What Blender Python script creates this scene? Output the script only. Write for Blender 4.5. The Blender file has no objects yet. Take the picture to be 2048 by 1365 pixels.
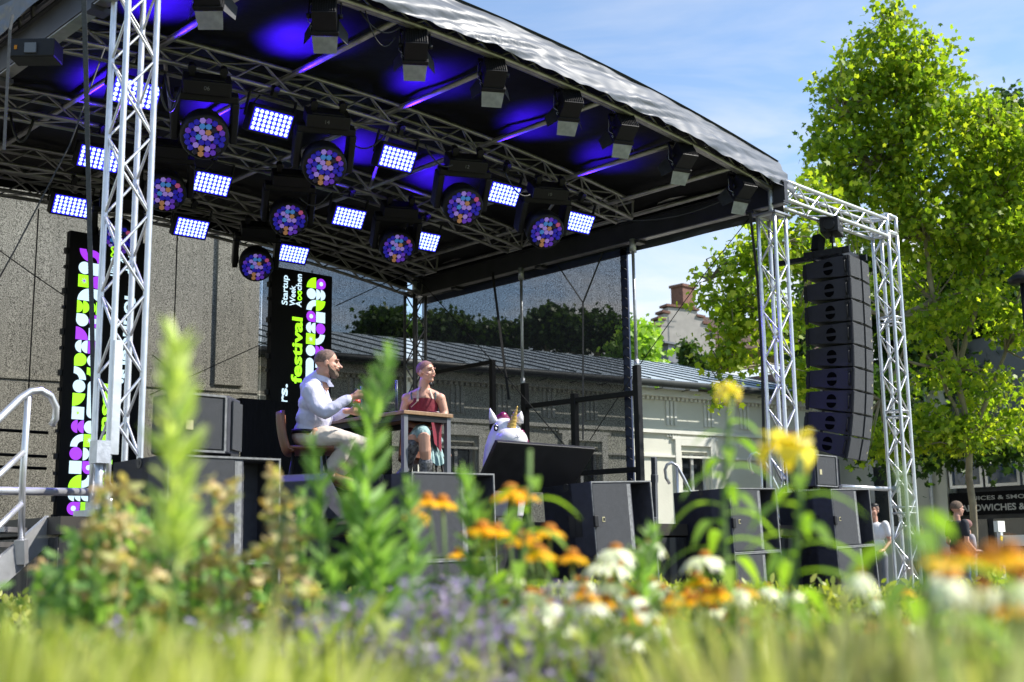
import bpy, math, random
import numpy as np
from mathutils import Vector, Matrix, Quaternion
random.seed(7); rng = np.random.default_rng(7)
S = bpy.context.scene; COL = S.collection
PI = math.pi

# ------------------------------------------------------------------ camera
FPX = 2435.3; CAM = Vector((-4.022, -8.339, 1.1))
CR = Vector((0.72345, -0.69024, -0.01402)); CF = Vector((0.68152, 0.71077, 0.17419)); CU = Vector((-0.11026, -0.13557, 0.98461))
camd = bpy.data.cameras.new('camera'); camo = bpy.data.objects.new('camera', camd); COL.objects.link(camo)
camo.matrix_world = Matrix(((CR.x, CU.x, -CF.x, CAM.x), (CR.y, CU.y, -CF.y, CAM.y), (CR.z, CU.z, -CF.z, CAM.z), (0, 0, 0, 1)))
camd.sensor_width = 36; camd.lens = FPX / 2048 * 36; camd.clip_start = .05; camd.clip_end = 3000
camd.dof.use_dof = True; camd.dof.focus_distance = 12.0; camd.dof.aperture_fstop = 2.7; camd.dof.aperture_blades = 9
S.camera = camo
# ------------------------------------------------------------------ sky and sun
SUN = Vector((0.70 * math.cos(math.radians(47)), -0.714 * math.cos(math.radians(47)), math.sin(math.radians(47)))).normalized()
W = bpy.data.worlds.new('World'); S.world = W; W.use_nodes = True
nt = W.node_tree; nt.nodes.clear()
def N(t, **k):
    n = nt.nodes.new(t)
    for a, b in k.items(): setattr(n, a, b)
    return n
sky = N('ShaderNodeTexSky'); sky.sky_type = 'NISHITA'; sky.sun_disc = False
sky.sun_elevation = math.radians(47); sky.sun_rotation = math.atan2(SUN.x, SUN.y)
sky.air_density = 1.0; sky.dust_density = .25; sky.ozone_density = 1.8
bg = N('ShaderNodeBackground'); bg.inputs[1].default_value = .14
bgc = N('ShaderNodeBackground'); bgc.inputs[0].default_value = (1, .99, .97, 1); bgc.inputs[1].default_value = .66
tc = N('ShaderNodeTexCoord'); mp = N('ShaderNodeMapping'); mp.inputs['Scale'].default_value = (1.6, 1.6, 7.5); mp.inputs['Location'].default_value = (.35, .1, .25)
no = N('ShaderNodeTexNoise'); no.inputs['Scale'].default_value = 2.1; no.inputs['Detail'].default_value = 9; no.inputs['Roughness'].default_value = .56; no.inputs['Distortion'].default_value = .5
cr = N('ShaderNodeValToRGB'); cr.color_ramp.elements[0].position = .44; cr.color_ramp.elements[1].position = .66
sp = N('ShaderNodeSeparateXYZ'); el = N('ShaderNodeMapRange'); el.inputs[1].default_value = .16; el.inputs[2].default_value = .42; el.inputs[3].default_value = 1.0; el.inputs[4].default_value = .18
hz = N('ShaderNodeMapRange'); hz.inputs[1].default_value = .05; hz.inputs[2].default_value = .38; hz.inputs[3].default_value = .06; hz.inputs[4].default_value = .0
mu = N('ShaderNodeMath', operation='MULTIPLY'); ad = N('ShaderNodeMath', operation='ADD', use_clamp=True)
mx = N('ShaderNodeMixShader'); out = N('ShaderNodeOutputWorld')
L = nt.links.new
L(sky.outputs[0], bg.inputs[0]); L(tc.outputs['Generated'], mp.inputs[0]); L(mp.outputs[0], no.inputs['Vector']); L(no.outputs['Fac'], cr.inputs[0])
L(tc.outputs['Generated'], sp.inputs[0]); L(sp.outputs[2], el.inputs[0]); L(sp.outputs[2], hz.inputs[0])
L(cr.outputs[0], mu.inputs[0]); L(el.outputs[0], mu.inputs[1]); L(mu.outputs[0], ad.inputs[0]); L(hz.outputs[0], ad.inputs[1])
L(ad.outputs[0], mx.inputs[0]); L(bg.outputs[0], mx.inputs[1]); L(bgc.outputs[0], mx.inputs[2]); L(mx.outputs[0], out.inputs[0])
sund = bpy.data.lights.new('sun', 'SUN'); sund.energy = 4.9; sund.angle = math.radians(.5); sund.color = (1, .95, .86)
suno = bpy.data.objects.new('sun', sund); COL.objects.link(suno); suno.rotation_mode = 'QUATERNION'; suno.rotation_quaternion = SUN.to_track_quat('Z', 'Y'); suno.location = (0, 0, 30)
S.view_settings.view_transform = 'Standard'; S.view_settings.look = 'None'; S.view_settings.gamma = 1; S.view_settings.exposure = .75
S.render.engine = 'CYCLES'; S.cycles.max_bounces = 8; S.cycles.transparent_max_bounces = 16; S.cycles.diffuse_bounces = 3
S.cycles.use_denoising = True
S.cycles.sample_clamp_indirect = 6; S.cycles.caustics_reflective = False; S.cycles.caustics_refractive = False

# ------------------------------------------------------------------ rays through the photo -> real points
def ray(px, py): return CF + CR * ((px - 1024) / FPX) - CU * ((py - 682.5) / FPX)
def atd(px, py, d): return CAM + ray(px, py) * d
def onp(ax, px, py, v):
    r = ray(px, py); return CAM + r * ((v - CAM[ax]) / r[ax])
def onX(px, py, v): return onp(0, px, py, v)
def onY(px, py, v): return onp(1, px, py, v)
def onZ(px, py, v): return onp(2, px, py, v)

# ------------------------------------------------------------------ mesh builder
Z = Vector((0, 0, 1))
def V(*a): return Vector(a)
def basis(d, up=Z):
    d = Vector(d).normalized(); a = up.cross(d)
    if a.length < 1e-4: a = Vector((1, 0, 0)).cross(d)
    a.normalize(); return a, d.cross(a), d
class MB:
    def __init__(s): s.v = []; s.f = []; s.sm = []; s.mi = []; s.cur = 0
    def add(s, vs, fs, smooth=False):
        o = len(s.v); s.v += [tuple(x) for x in vs]
        for f in fs: s.f.append([i + o for i in f]); s.sm.append(smooth); s.mi.append(s.cur)
        return s
    def box(s, c, size, rot=None):
        c = Vector(c); h = Vector(size) / 2; vs = []
        for x in (-1, 1):
            for y in (-1, 1):
                for z in (-1, 1):
                    p = Vector((x * h.x, y * h.y, z * h.z)); vs.append(c + (rot @ p if rot else p))
        return s.add(vs, [(0, 1, 3, 2), (4, 6, 7, 5), (0, 4, 5, 1), (2, 3, 7, 6), (0, 2, 6, 4), (1, 5, 7, 3)])
    def bar(s, p0, p1, w, h, up=Z):
        p0, p1 = Vector(p0), Vector(p1); a, b, d = basis(p1 - p0, up)
        vs = [p + a * x * w / 2 + b * y * h / 2 for p in (p0, p1) for x, y in ((-1, -1), (1, -1), (1, 1), (-1, 1))]
        return s.add(vs, [(0, 3, 2, 1), (4, 5, 6, 7), (0, 1, 5, 4), (1, 2, 6, 5), (2, 3, 7, 6), (3, 0, 4, 7)])
    def tube(s, pts, r, n=8, cap=True):
        pts = [Vector(p) for p in pts]; m = len(pts); rr = r if isinstance(r, (list, tuple)) else [r] * m
        vs = []; a = None
        for i, p in enumerate(pts):
            d = (pts[min(i + 1, m - 1)] - pts[max(i - 1, 0)])
            if d.length < 1e-9: d = Vector((0, 0, 1))
            d.normalize()
            if a is None: a, b, _ = basis(d)
            else:
                a = a - d * a.dot(d)
                if a.length < 1e-5: a, b, _ = basis(d)
                a.normalize(); b = d.cross(a)
            for k in range(n):
                t = 2 * PI * k / n; vs.append(p + (a * math.cos(t) + b * math.sin(t)) * rr[i])
        fs = [(i * n + k, i * n + (k + 1) % n, (i + 1) * n + (k + 1) % n, (i + 1) * n + k) for i in range(m - 1) for k in range(n)]
        s.add(vs, fs, True)
        if cap:
            o = len(s.v) - n * m
            s.f.append([o + k for k in range(n)][::-1]); s.sm.append(False); s.mi.append(s.cur)
            s.f.append([o + (m - 1) * n + k for k in range(n)]); s.sm.append(False); s.mi.append(s.cur)
        return s
    def limb(s, pts, rs, n=12):      # rounded ends, tapering
        P = [Vector(p) for p in pts]; a = (P[0] - P[1]).normalized(); b = (P[-1] - P[-2]).normalized()
        q = [P[0] + a * rs[0] * .98, P[0] + a * rs[0] * .7] + P + [P[-1] + b * rs[-1] * .7, P[-1] + b * rs[-1] * .98]
        r = [rs[0] * .15, rs[0] * .7] + list(rs) + [rs[-1] * .7, rs[-1] * .15]
        return s.tube(q, r, n)
    def ell(s, c, r, rot=None, nu=14, nv=9):
        c = Vector(c); vs = []; fs = []
        def pt(x, y, z):
            p = Vector((x * r[0], y * r[1], z * r[2])); return c + (rot @ p if rot else p)
        vs.append(pt(0, 0, -1))
        for j in range(1, nv):
            t = -PI / 2 + PI * j / nv
            for i in range(nu): u = 2 * PI * i / nu; vs.append(pt(math.cos(t) * math.cos(u), math.cos(t) * math.sin(u), math.sin(t)))
        vs.append(pt(0, 0, 1)); T = len(vs) - 1
        for i in range(nu):
            k = (i + 1) % nu; fs.append((0, 1 + k, 1 + i)); fs.append((T, T - nu + i, T - nu + k))
            for j in range(nv - 2): fs.append((1 + j * nu + i, 1 + j * nu + k, 1 + (j + 1) * nu + k, 1 + (j + 1) * nu + i))
        return s.add(vs, fs, True)
    def disc(s, c, nrm, r, n=16, th=.004):
        a, b, d = basis(nrm); c = Vector(c)
        return s.tube([c - d * th / 2, c + d * th / 2], r, n)
    def grid(s, fn, nu, nv, smooth=True):
        vs = [fn(i / nu, j / nv) for j in range(nv + 1) for i in range(nu + 1)]
        return s.add(vs, [(j * (nu + 1) + i, j * (nu + 1) + i + 1, (j + 1) * (nu + 1) + i + 1, (j + 1) * (nu + 1) + i) for j in range(nv) for i in range(nu)], smooth)
    def rings(s, R, smooth=True, cap=True):
        n = len(R[0]); vs = [p for r in R for p in r]
        fs = [(i * n + k, i * n + (k + 1) % n, (i + 1) * n + (k + 1) % n, (i + 1) * n + k) for i in range(len(R) - 1) for k in range(n)]
        s.add(vs, fs, smooth)
        if cap:
            o = len(s.v) - len(vs)
            s.f.append([o + k for k in range(n)][::-1]); s.sm.append(False); s.mi.append(s.cur)
            s.f.append([o + len(vs) - n + k for k in range(n)]); s.sm.append(False); s.mi.append(s.cur)
        return s
    def prism(s, pts, ext):          # flat outline pushed along ext
        ext = Vector(ext); n = len(pts); vs = [Vector(p) for p in pts] + [Vector(p) + ext for p in pts]
        return s.add(vs, [list(range(n))[::-1], list(range(n, 2 * n))] + [(i, (i + 1) % n, n + (i + 1) % n, n + i) for i in range(n)])
    def build(s, name, mats, parent=None, bevel=0, remesh=0, smooth_it=0, disp=0):
        me = bpy.data.meshes.new(name); me.from_pydata(s.v, [], s.f)
        mats = mats if isinstance(mats, (list, tuple)) else [mats]
        for m in mats: me.materials.append(m)
        me.polygons.foreach_set('use_smooth', s.sm)
        if len(mats) > 1: me.polygons.foreach_set('material_index', s.mi)
        me.update()
        o = bpy.data.objects.new(name, me); COL.objects.link(o)
        if bevel:
            b = o.modifiers.new('bevel', 'BEVEL'); b.width = bevel; b.segments = 2; b.limit_method = 'ANGLE'; b.angle_limit = .7
        if remesh:
            r = o.modifiers.new('remesh', 'REMESH'); r.mode = 'VOXEL'; r.voxel_size = remesh; r.use_smooth_shade = True
            if smooth_it:
                q = o.modifiers.new('smooth', 'SMOOTH'); q.factor = .5; q.iterations = smooth_it
        if parent: o.parent = parent
        return o
def link(me_or, name): o = bpy.data.objects.new(name, me_or); COL.objects.link(o); return o
def tag(o, label=None, cat=None, group=None, kind=None):
    if label: o['label'] = label
    if cat: o['category'] = cat
    if group: o['group'] = group
    if kind: o['kind'] = kind
    return o
def thing(name, label, cat, loc=(0, 0, 0), rz=0, group=None):
    o = bpy.data.objects.new(name, None); COL.objects.link(o); o.location = loc; o.rotation_euler = (0, 0, rz); o.empty_display_size = .1
    return tag(o, label, cat, group)
def copy_tree(o, parent=None):
    c = o.copy(); COL.objects.link(c); c.parent = parent
    for ch in list(o.children): copy_tree(ch, c)
    return c
def world_part(mb, name, mat, parent, **k):      # mesh given in world space under a thing placed somewhere
    o = mb.build(name, mat, None, **k); o.parent = parent
    o.matrix_parent_inverse = Matrix.LocRotScale(parent.location, parent.rotation_euler, None).inverted(); return o

# ------------------------------------------------------------------ materials
def mat(name, col, rough=.6, metal=0, var=.12, scale=6, bump=0, bscale=40, spec=.5, emit=None, es=0, trans=0, col2=None, stretch=None, coat=0):
    m = bpy.data.materials.new(name); m.use_nodes = True; t = m.node_tree; b = t.nodes['Principled BSDF']
    b.inputs['Base Color'].default_value = (*col, 1); b.inputs['Roughness'].default_value = rough; b.inputs['Metallic'].default_value = metal
    b.inputs['Specular IOR Level'].default_value = spec
    if coat: b.inputs['Coat Weight'].default_value = coat
    tcn = t.nodes.new('ShaderNodeTexCoord'); mpn = t.nodes.new('ShaderNodeMapping'); t.links.new(tcn.outputs['Object'], mpn.inputs[0])
    if stretch: mpn.inputs['Scale'].default_value = stretch
    if var:
        n = t.nodes.new('ShaderNodeTexNoise'); n.inputs['Scale'].default_value = scale; n.inputs['Detail'].default_value = 6
        r = t.nodes.new('ShaderNodeValToRGB'); r.color_ramp.elements[0].position = .3; r.color_ramp.elements[1].position = .7
        c2 = col2 or tuple(min(1, c * (1 + var)) for c in col); c1 = col if col2 else tuple(c * (1 - var) for c in col)
        r.color_ramp.elements[0].color = (*c1, 1); r.color_ramp.elements[1].color = (*c2, 1)
        t.links.new(mpn.outputs[0], n.inputs['Vector']); t.links.new(n.outputs['Fac'], r.inputs[0]); t.links.new(r.outputs[0], b.inputs['Base Color'])
        rr = t.nodes.new('ShaderNodeMapRange'); rr.inputs[3].default_value = max(.05, rough - .1); rr.inputs[4].default_value = min(1, rough + .12)
        t.links.new(n.outputs['Fac'], rr.inputs[0]); t.links.new(rr.outputs[0], b.inputs['Roughness'])
    if bump:
        n2 = t.nodes.new('ShaderNodeTexNoise'); n2.inputs['Scale'].default_value = bscale; n2.inputs['Detail'].default_value = 4
        bb = t.nodes.new('ShaderNodeBump'); bb.inputs['Strength'].default_value = bump; bb.inputs['Distance'].default_value = .02
        t.links.new(mpn.outputs[0], n2.inputs['Vector']); t.links.new(n2.outputs['Fac'], bb.inputs['Height']); t.links.new(bb.outputs[0], b.inputs['Normal'])
    if emit: b.inputs['Emission Color'].default_value = (*emit, 1); b.inputs['Emission Strength'].default_value = es
    return m
def leafmat(name, cols, tr=.45, rough=.45):
    m = bpy.data.materials.new(name); m.use_nodes = True; t = m.node_tree; t.nodes.clear()
    g = t.nodes.new('ShaderNodeNewGeometry'); r = t.nodes.new('ShaderNodeValToRGB'); r.color_ramp.interpolation = 'LINEAR'
    while len(r.color_ramp.elements) < len(cols): r.color_ramp.elements.new(.5)
    for i, c in enumerate(cols): r.color_ramp.elements[i].position = i / (len(cols) - 1); r.color_ramp.elements[i].color = (*c, 1)
    d = t.nodes.new('ShaderNodeBsdfPrincipled'); d.inputs['Roughness'].default_value = rough; d.inputs['Specular IOR Level'].default_value = .35
    tl = t.nodes.new('ShaderNodeBsdfTranslucent'); mxx = t.nodes.new('ShaderNodeMixShader'); mxx.inputs[0].default_value = tr
    br = t.nodes.new('ShaderNodeMix'); br.data_type = 'RGBA'; br.blend_type = 'MULTIPLY'; br.inputs['Factor'].default_value = 1; br.inputs['B'].default_value = (1.35, 1.45, .5, 1)
    o = t.nodes.new('ShaderNodeOutputMaterial')
    t.links.new(g.outputs['Random Per Island'], r.inputs[0]); t.links.new(r.outputs[0], d.inputs['Base Color']); t.links.new(r.outputs[0], br.inputs['A'])
    t.links.new(br.outputs['Result'], tl.inputs[0]); t.links.new(d.outputs[0], mxx.inputs[1]); t.links.new(tl.outputs[0], mxx.inputs[2]); t.links.new(mxx.outputs[0], o.inputs[0])
    return m
def emis(name, col, st):
    m = bpy.data.materials.new(name); m.use_nodes = True; t = m.node_tree; b = t.nodes['Principled BSDF']
    b.inputs['Base Color'].default_value = (*[c * .2 for c in col], 1); b.inputs['Roughness'].default_value = .3
    b.inputs['Emission Color'].default_value = (*col, 1); b.inputs['Emission Strength'].default_value = st
    return m
M = {}
M['alu'] = mat('aluminium', (.68, .69, .72), .34, .75, .1, 9, .08, 30)
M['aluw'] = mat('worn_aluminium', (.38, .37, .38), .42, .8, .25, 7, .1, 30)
M['steel'] = mat('galvanised_steel', (.52, .55, .6), .42, .6, .18, 14, .1, 60)
M['black'] = mat('black_metal', (.008, .008, .01), .5, 0, .3, 10, .05, 60, spec=.3)
M['blackp'] = mat('black_plastic', (.009, .009, .011), .5, 0, .3, 12, .12, 120, spec=.3)
M['cabl'] = mat('cable_rubber', (.012, .012, .014), .55)
M['strap'] = mat('webbing_strap', (.06, .065, .075), .8, 0, .3, 50)
M['cloth_black'] = mat('black_molton', (.008, .008, .009), .95, 0, .3, 8, .5, 14, spec=.1, stretch=(6, 6, .6))
M['tarp_in'] = mat('roof_lining', (.009, .009, .012), .6, 0, .35, 3, .35, 5, spec=.12)
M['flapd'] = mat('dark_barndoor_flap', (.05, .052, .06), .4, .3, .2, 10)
M['void'] = mat('dark_opening', (.002, .002, .0025), .9, 0, 0, spec=.05)
M['beam'] = mat('dark_grey_beam', (.045, .045, .055), .45, .3, .2, 4)
M['cabd'] = mat('dark_navy_cabinet', (.014, .014, .022), .55, 0, .25, 16, .3, 260)
M['grille'] = mat('speaker_grille', (.05, .054, .062), .75, 0, .15, 30, .7, 420)
M['cab'] = mat('speaker_cabinet', (.030, .032, .046), .6, 0, .25, 16, .3, 260)
M['edge'] = mat('cabinet_worn_edge', (.17, .175, .18), .6, 0, .35, 30)
M['badge'] = mat('badge', (.42, .38, .22), .4)
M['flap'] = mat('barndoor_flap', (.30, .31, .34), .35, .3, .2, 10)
M['deck'] = mat('stage_deck', (.03, .026, .022), .6, 0, .3, 4)
M['skirt'] = mat('stage_skirt', (.02, .021, .024), .45, 0, .5, 5, .5, 6, stretch=(2, 2, .4))
M['wood'] = mat('wood_top', (.24, .14, .07), .5, 0, .3, 12, .1, 60, stretch=(12, 1, 1))
M['leather'] = mat('brown_leather', (.16, .06, .03), .4, 0, .3, 8)
M['white'] = mat('white_vinyl', (.72, .70, .74), .28, 0, .05, 3, .05, 8, coat=.2)
M['gold'] = mat('gold_vinyl', (.5, .33, .08), .3, .2)
M['mane'] = mat('magenta_vinyl', (.16, .005, .06), .3)
M['skin'] = mat('skin', (.52, .28, .20), .5, 0, .12, 14, .05, 120)
M['skin2'] = mat('skin_fair', (.56, .31, .22), .5, 0, .1, 14, .05, 120)
M['shirt'] = mat('pale_blue_shirt', (.54, .54, .70), .8, 0, .06, 5, .9, 7, stretch=(1.6, 1.6, 1))
M['chino'] = mat('beige_chinos', (.50, .44, .38), .85, 0, .08, 5, .8, 8)
M['hair_m'] = mat('short_grey_hair', (.16, .10, .08), .8, 0, .4, 60)
M['beard'] = mat('grey_beard', (.13, .09, .065), .9, 0, .5, 50, .5, 150)
M['hair_w'] = mat('buzz_cut_hair', (.22, .11, .10), .8, 0, .3, 80)
M['red'] = mat('dark_red_fabric', (.16, .008, .022), .75, 0, .2, 8, .4, 14)
M['teal'] = mat('pale_teal_skirt', (.27, .40, .40), .85, 0, .25, 14, 1.0, 16, stretch=(3, 3, .7))
M['scarf'] = mat('teal_scarf', (.06, .12, .13), .8)
M['beige'] = mat('beige_strap', (.42, .35, .27), .7)
M['boot'] = mat('black_white_boot', (.008, .008, .009), .3, 0, .5, 42, 0, 10, col2=(.22, .22, .23))
M['lip'] = mat('lips', (.3, .08, .07), .5)
M['dark'] = mat('dark_eye', (.01, .01, .012), .15)
M['bluedark'] = mat('dark_blue_paint', (.02, .03, .08), .4)
M['glassy'] = mat('clear_bottle', (.35, .38, .4), .08, 0, .05); M['glassy'].node_tree.nodes['Principled BSDF'].inputs['Transmission Weight'].default_value = .85
M['redlab'] = mat('red_label', (.6, .03, .03), .4)
M['bark'] = mat('plane_bark', (.16, .13, .085), .85, 0, .5, 4, .5, 12, col2=(.30, .27, .18))
M['render'] = mat('cream_render', (.66, .66, .57), .9, 0, .08, 1.2, .15, 30)
M['trim'] = mat('white_trim', (.72, .72, .65), .8, 0, .06, 3)
M['zinc'] = mat('blue_grey_zinc', (.30, .36, .40), .5, .15, .2, 1.3, .1, 6, col2=(.42, .47, .50))
M['seam'] = mat('dark_green_seam', (.03, .055, .055), .5, .3)
M['gutter'] = mat('dark_gutter', (.03, .035, .035), .5, .3)
M['wframe'] = mat('window_frame', (.62, .63, .62), .5)
M['glass'] = mat('window_glass', (.02, .025, .03), .08, 0, .3, 2, spec=.8)
M['glassb'] = mat('cafe_glass', (.03, .07, .16), .06, 0, .4, 1.2, spec=1)
M['brick'] = mat('red_brick', (.17, .085, .065), .9, 0, .3, 12, .3, 40)
M['tile'] = mat('brown_roof_tiles', (.15, .10, .085), .85, 0, .3, 14, 1.0, 9, stretch=(1, 1, 3))
M['stone'] = mat('grey_stone_gable', (.34, .32, .30), .9, 0, .15, 2)
M['greyw'] = mat('grey_frame', (.12, .13, .15), .5)
M['blue_light'] = emis('blue_glow', (.02, .01, .8), 1.3)
M['led'] = emis('led_white_blue', (.24, .34, 1.0), 3.2)
M['scr_w'] = emis('screen_pale_blue', (.50, .68, .80), .95)
M['scr_g'] = emis('screen_green', (.33, .90, .01), .95)
M['scr_p'] = emis('screen_purple', (.30, .03, .72), .95)
M['scr_k'] = mat('screen_black', (.003, .003, .004), .6, 0, .2, spec=.15)
M['petal_o'] = leafmat('petal_orange', [(.88, .38, .005), (.95, .55, .015), (.92, .46, .01)], .4)
M['petal_w'] = leafmat('petal_cream', [(.82, .84, .66), (.90, .90, .76)], .3)
M['petal_y'] = leafmat('petal_yellow', [(.88, .66, .05), (.92, .78, .25)], .4)
M['cone'] = mat('flower_cone', (.55, .20, .01), .8, 0, .4, 200, .6, 400)
M['lav'] = leafmat('lavender_bud', [(.27, .20, .44), (.37, .30, .58), (.42, .38, .40)], .25)
M['dry'] = leafmat('dried_seed_heads', [(.46, .30, .15), (.66, .50, .28), (.52, .52, .22), (.78, .66, .44)], .35)
M['lf_plane'] = leafmat('plane_leaf', [(.10, .18, .02), (.20, .30, .025), (.31, .40, .035), (.46, .50, .05)], .62)
M['lf_dark'] = leafmat('dark_leaf', [(.02, .05, .008), (.04, .09, .012), (.06, .12, .015)], .35)
M['lf_far'] = leafmat('far_leaf', [(.03, .06, .01), (.05, .10, .02), (.08, .13, .03)], .35)
M['lf_bright'] = leafmat('bright_leaf', [(.18, .32, .04), (.27, .44, .06), (.40, .56, .10)], .5)
M['lf_weed'] = leafmat('weed_leaf', [(.17, .31, .10), (.25, .42, .13), (.36, .54, .20)], .48)
M['lf_yel'] = leafmat('yellow_green_leaf', [(.44, .52, .12), (.58, .62, .20), (.70, .70, .32)], .45)
M['lf_spk'] = leafmat('lime_leaf', [(.46, .58, .20), (.62, .70, .28), (.76, .80, .42)], .45)
M['lf_hedge'] = leafmat('hedge_leaf', [(.10, .15, .02), (.26, .31, .05), (.42, .44, .10), (.52, .50, .15)], .4)
M['lf_under'] = leafmat('undergrowth_leaf', [(.13, .22, .04), (.27, .36, .07), (.40, .46, .14), (.46, .45, .22)], .45)
M['blade'] = leafmat('grass_blade', [(.30, .36, .14), (.44, .48, .22), (.58, .56, .34), (.62, .58, .40)], .4)
M['stem'] = mat('plant_stem', (.12, .20, .05), .7, 0, .2, 20)
M['grass'] = mat('lawn', (.07, .11, .02), .95, 0, .5, 3, .6, 30, col2=(.16, .17, .05))
M['paving'] = mat('plaza_paving', (.17, .16, .145), .9, 0, .2, 1.5, .3, 20)
M['soil'] = mat('garden_soil', (.05, .035, .02), .95, 0, .4, 8, .8, 15)
M['hedge_in'] = mat('hedge_twigs', (.02, .028, .008), .95, 0, .4, 20)

def tarp_mat():
    m = bpy.data.materials.new('silver_tarpaulin'); m.use_nodes = True; t = m.node_tree; b = t.nodes['Principled BSDF']
    b.inputs['Base Color'].default_value = (.095, .105, .125, 1); b.inputs['Roughness'].default_value = .43; b.inputs['Specular IOR Level'].default_value = .45; b.inputs['Metallic'].default_value = .0
    tcn = t.nodes.new('ShaderNodeTexCoord'); mpn = t.nodes.new('ShaderNodeMapping'); mpn.inputs['Scale'].default_value = (1.2, 2, 4.5); mpn.inputs['Rotation'].default_value = (0, .7, 0)
    n1 = t.nodes.new('ShaderNodeTexNoise'); n1.inputs['Scale'].default_value = .9; n1.inputs['Detail'].default_value = 2; n1.inputs['Distortion'].default_value = .4; n1.inputs['Roughness'].default_value = .6
    bb = t.nodes.new('ShaderNodeBump'); bb.inputs['Strength'].default_value = .75; bb.inputs['Distance'].default_value = .08
    t.links.new(tcn.outputs['Object'], mpn.inputs[0]); t.links.new(mpn.outputs[0], n1.inputs['Vector']); t.links.new(n1.outputs['Fac'], bb.inputs['Height']); t.links.new(bb.outputs[0], b.inputs['Normal'])
    return m
M['tarp'] = tarp_mat()
def scrim_mat(name, base, open_):
    m = bpy.data.materials.new(name); m.use_nodes = True; t = m.node_tree; t.nodes.clear()
    o = t.nodes.new('ShaderNodeOutputMaterial'); d = t.nodes.new('ShaderNodeBsdfDiffuse'); d.inputs[0].default_value = (*base, 1)
    tl = t.nodes.new('ShaderNodeBsdfTranslucent'); tl.inputs[0].default_value = (*base, 1); dm = t.nodes.new('ShaderNodeMixShader'); dm.inputs[0].default_value = .4
    tr = t.nodes.new('ShaderNodeBsdfTransparent'); mxx = t.nodes.new('ShaderNodeMixShader')
    tcn = t.nodes.new('ShaderNodeTexCoord'); n = t.nodes.new('ShaderNodeTexNoise'); n.inputs['Scale'].default_value = 95; n.inputs['Detail'].default_value = 2
    n2 = t.nodes.new('ShaderNodeTexNoise'); n2.inputs['Scale'].default_value = 10; mp2 = t.nodes.new('ShaderNodeMapping'); mp2.inputs['Scale'].default_value = (3.2, 3.2, .12)
    mr = t.nodes.new('ShaderNodeMapRange'); mr.inputs[1].default_value = .39; mr.inputs[2].default_value = .61; mr.inputs[3].default_value = open_ * .35; mr.inputs[4].default_value = open_ * 1.65
    m2 = t.nodes.new('ShaderNodeMapRange'); m2.inputs[3].default_value = -.2 * open_; m2.inputs[4].default_value = .2 * open_; a = t.nodes.new('ShaderNodeMath'); a.operation = 'ADD'; a.use_clamp = True
    l = t.links.new
    l(tcn.outputs['Object'], n.inputs['Vector']); l(tcn.outputs['Object'], mp2.inputs[0]); l(mp2.outputs[0], n2.inputs['Vector']); l(n.outputs['Fac'], mr.inputs[0]); l(n2.outputs['Fac'], m2.inputs[0])
    l(mr.outputs[0], a.inputs[0]); l(m2.outputs[0], a.inputs[1]); l(a.outputs[0], mxx.inputs[0]); l(d.outputs[0], dm.inputs[1]); l(tl.outputs[0], dm.inputs[2]); l(dm.outputs[0], mxx.inputs[1]); l(tr.outputs[0], mxx.inputs[2]); l(mxx.outputs[0], o.inputs[0])
    return m
M['scrim2'] = scrim_mat('scrim_net_dark', (.008, .009, .012), .18)
M['scrim'] = scrim_mat('scrim_net', (.010, .0105, .012), .34)

# ------------------------------------------------------------------ leaves by the thousand in one mesh
T_MAPLE = np.array([(0, 0, 0), (.34, .12, 0), (.30, .34, .05), (.55, .55, -.04), (.2, .62, .03), (0, 1, -.05), (-.2, .62, .03), (-.55, .55, -.04), (-.30, .34, .05), (-.34, .12, 0)])
T_OVAL = np.array([(0, 0, 0), (.22, .3, .03), (.2, .7, .02), (0, 1, -.06), (-.2, .7, .02), (-.22, .3, .03)])
T_LANCE = np.array([(0, 0, 0), (.07, .3, .02), (.06, .65, .03), (0, 1, -.04), (-.06, .65, .03), (-.07, .3, .02)])
T_BLADE = np.array([(-.012, 0, 0), (.012, 0, 0), (.011, .5, .06), (0, 1, .3), (-.011, .5, .06)])
def leaves(name, pos, size, template, m, parent=None, dirs=None, jitter=1.0, vary=(.7, 1.25)):
    n = len(pos); k = len(template)
    if dirs is None: d = rng.normal(size=(n, 3))
    else: d = np.asarray(dirs, float) + rng.normal(size=(n, 3)) * .25 * jitter
    d /= np.linalg.norm(d, axis=1)[:, None]
    a = np.cross(d, rng.normal(size=(n, 3))); a /= np.linalg.norm(a, axis=1)[:, None] + 1e-9
    c = np.cross(a, d)
    s = np.broadcast_to(np.asarray(size, float), (n,)) * rng.uniform(vary[0], vary[1], n)
    vs = pos[:, None, :] + s[:, None, None] * (template[None, :, 0:1] * a[:, None, :] + template[None, :, 1:2] * d[:, None, :] + template[None, :, 2:3] * c[:, None, :])
    me = bpy.data.meshes.new(name); me.vertices.add(n * k); me.vertices.foreach_set('co', vs.reshape(-1).astype(np.float32))
    me.loops.add(n * k); me.loops.foreach_set('vertex_index', np.arange(n * k, dtype=np.int32))
    me.polygons.add(n); me.polygons.foreach_set('loop_start', np.arange(0, n * k, k, dtype=np.int32)); me.polygons.foreach_set('loop_total', np.full(n, k, np.int32))
    me.update(calc_edges=True); me.materials.append(m)
    o = bpy.data.objects.new(name, me); COL.objects.link(o)
    if parent: o.parent = parent
    return o
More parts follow.
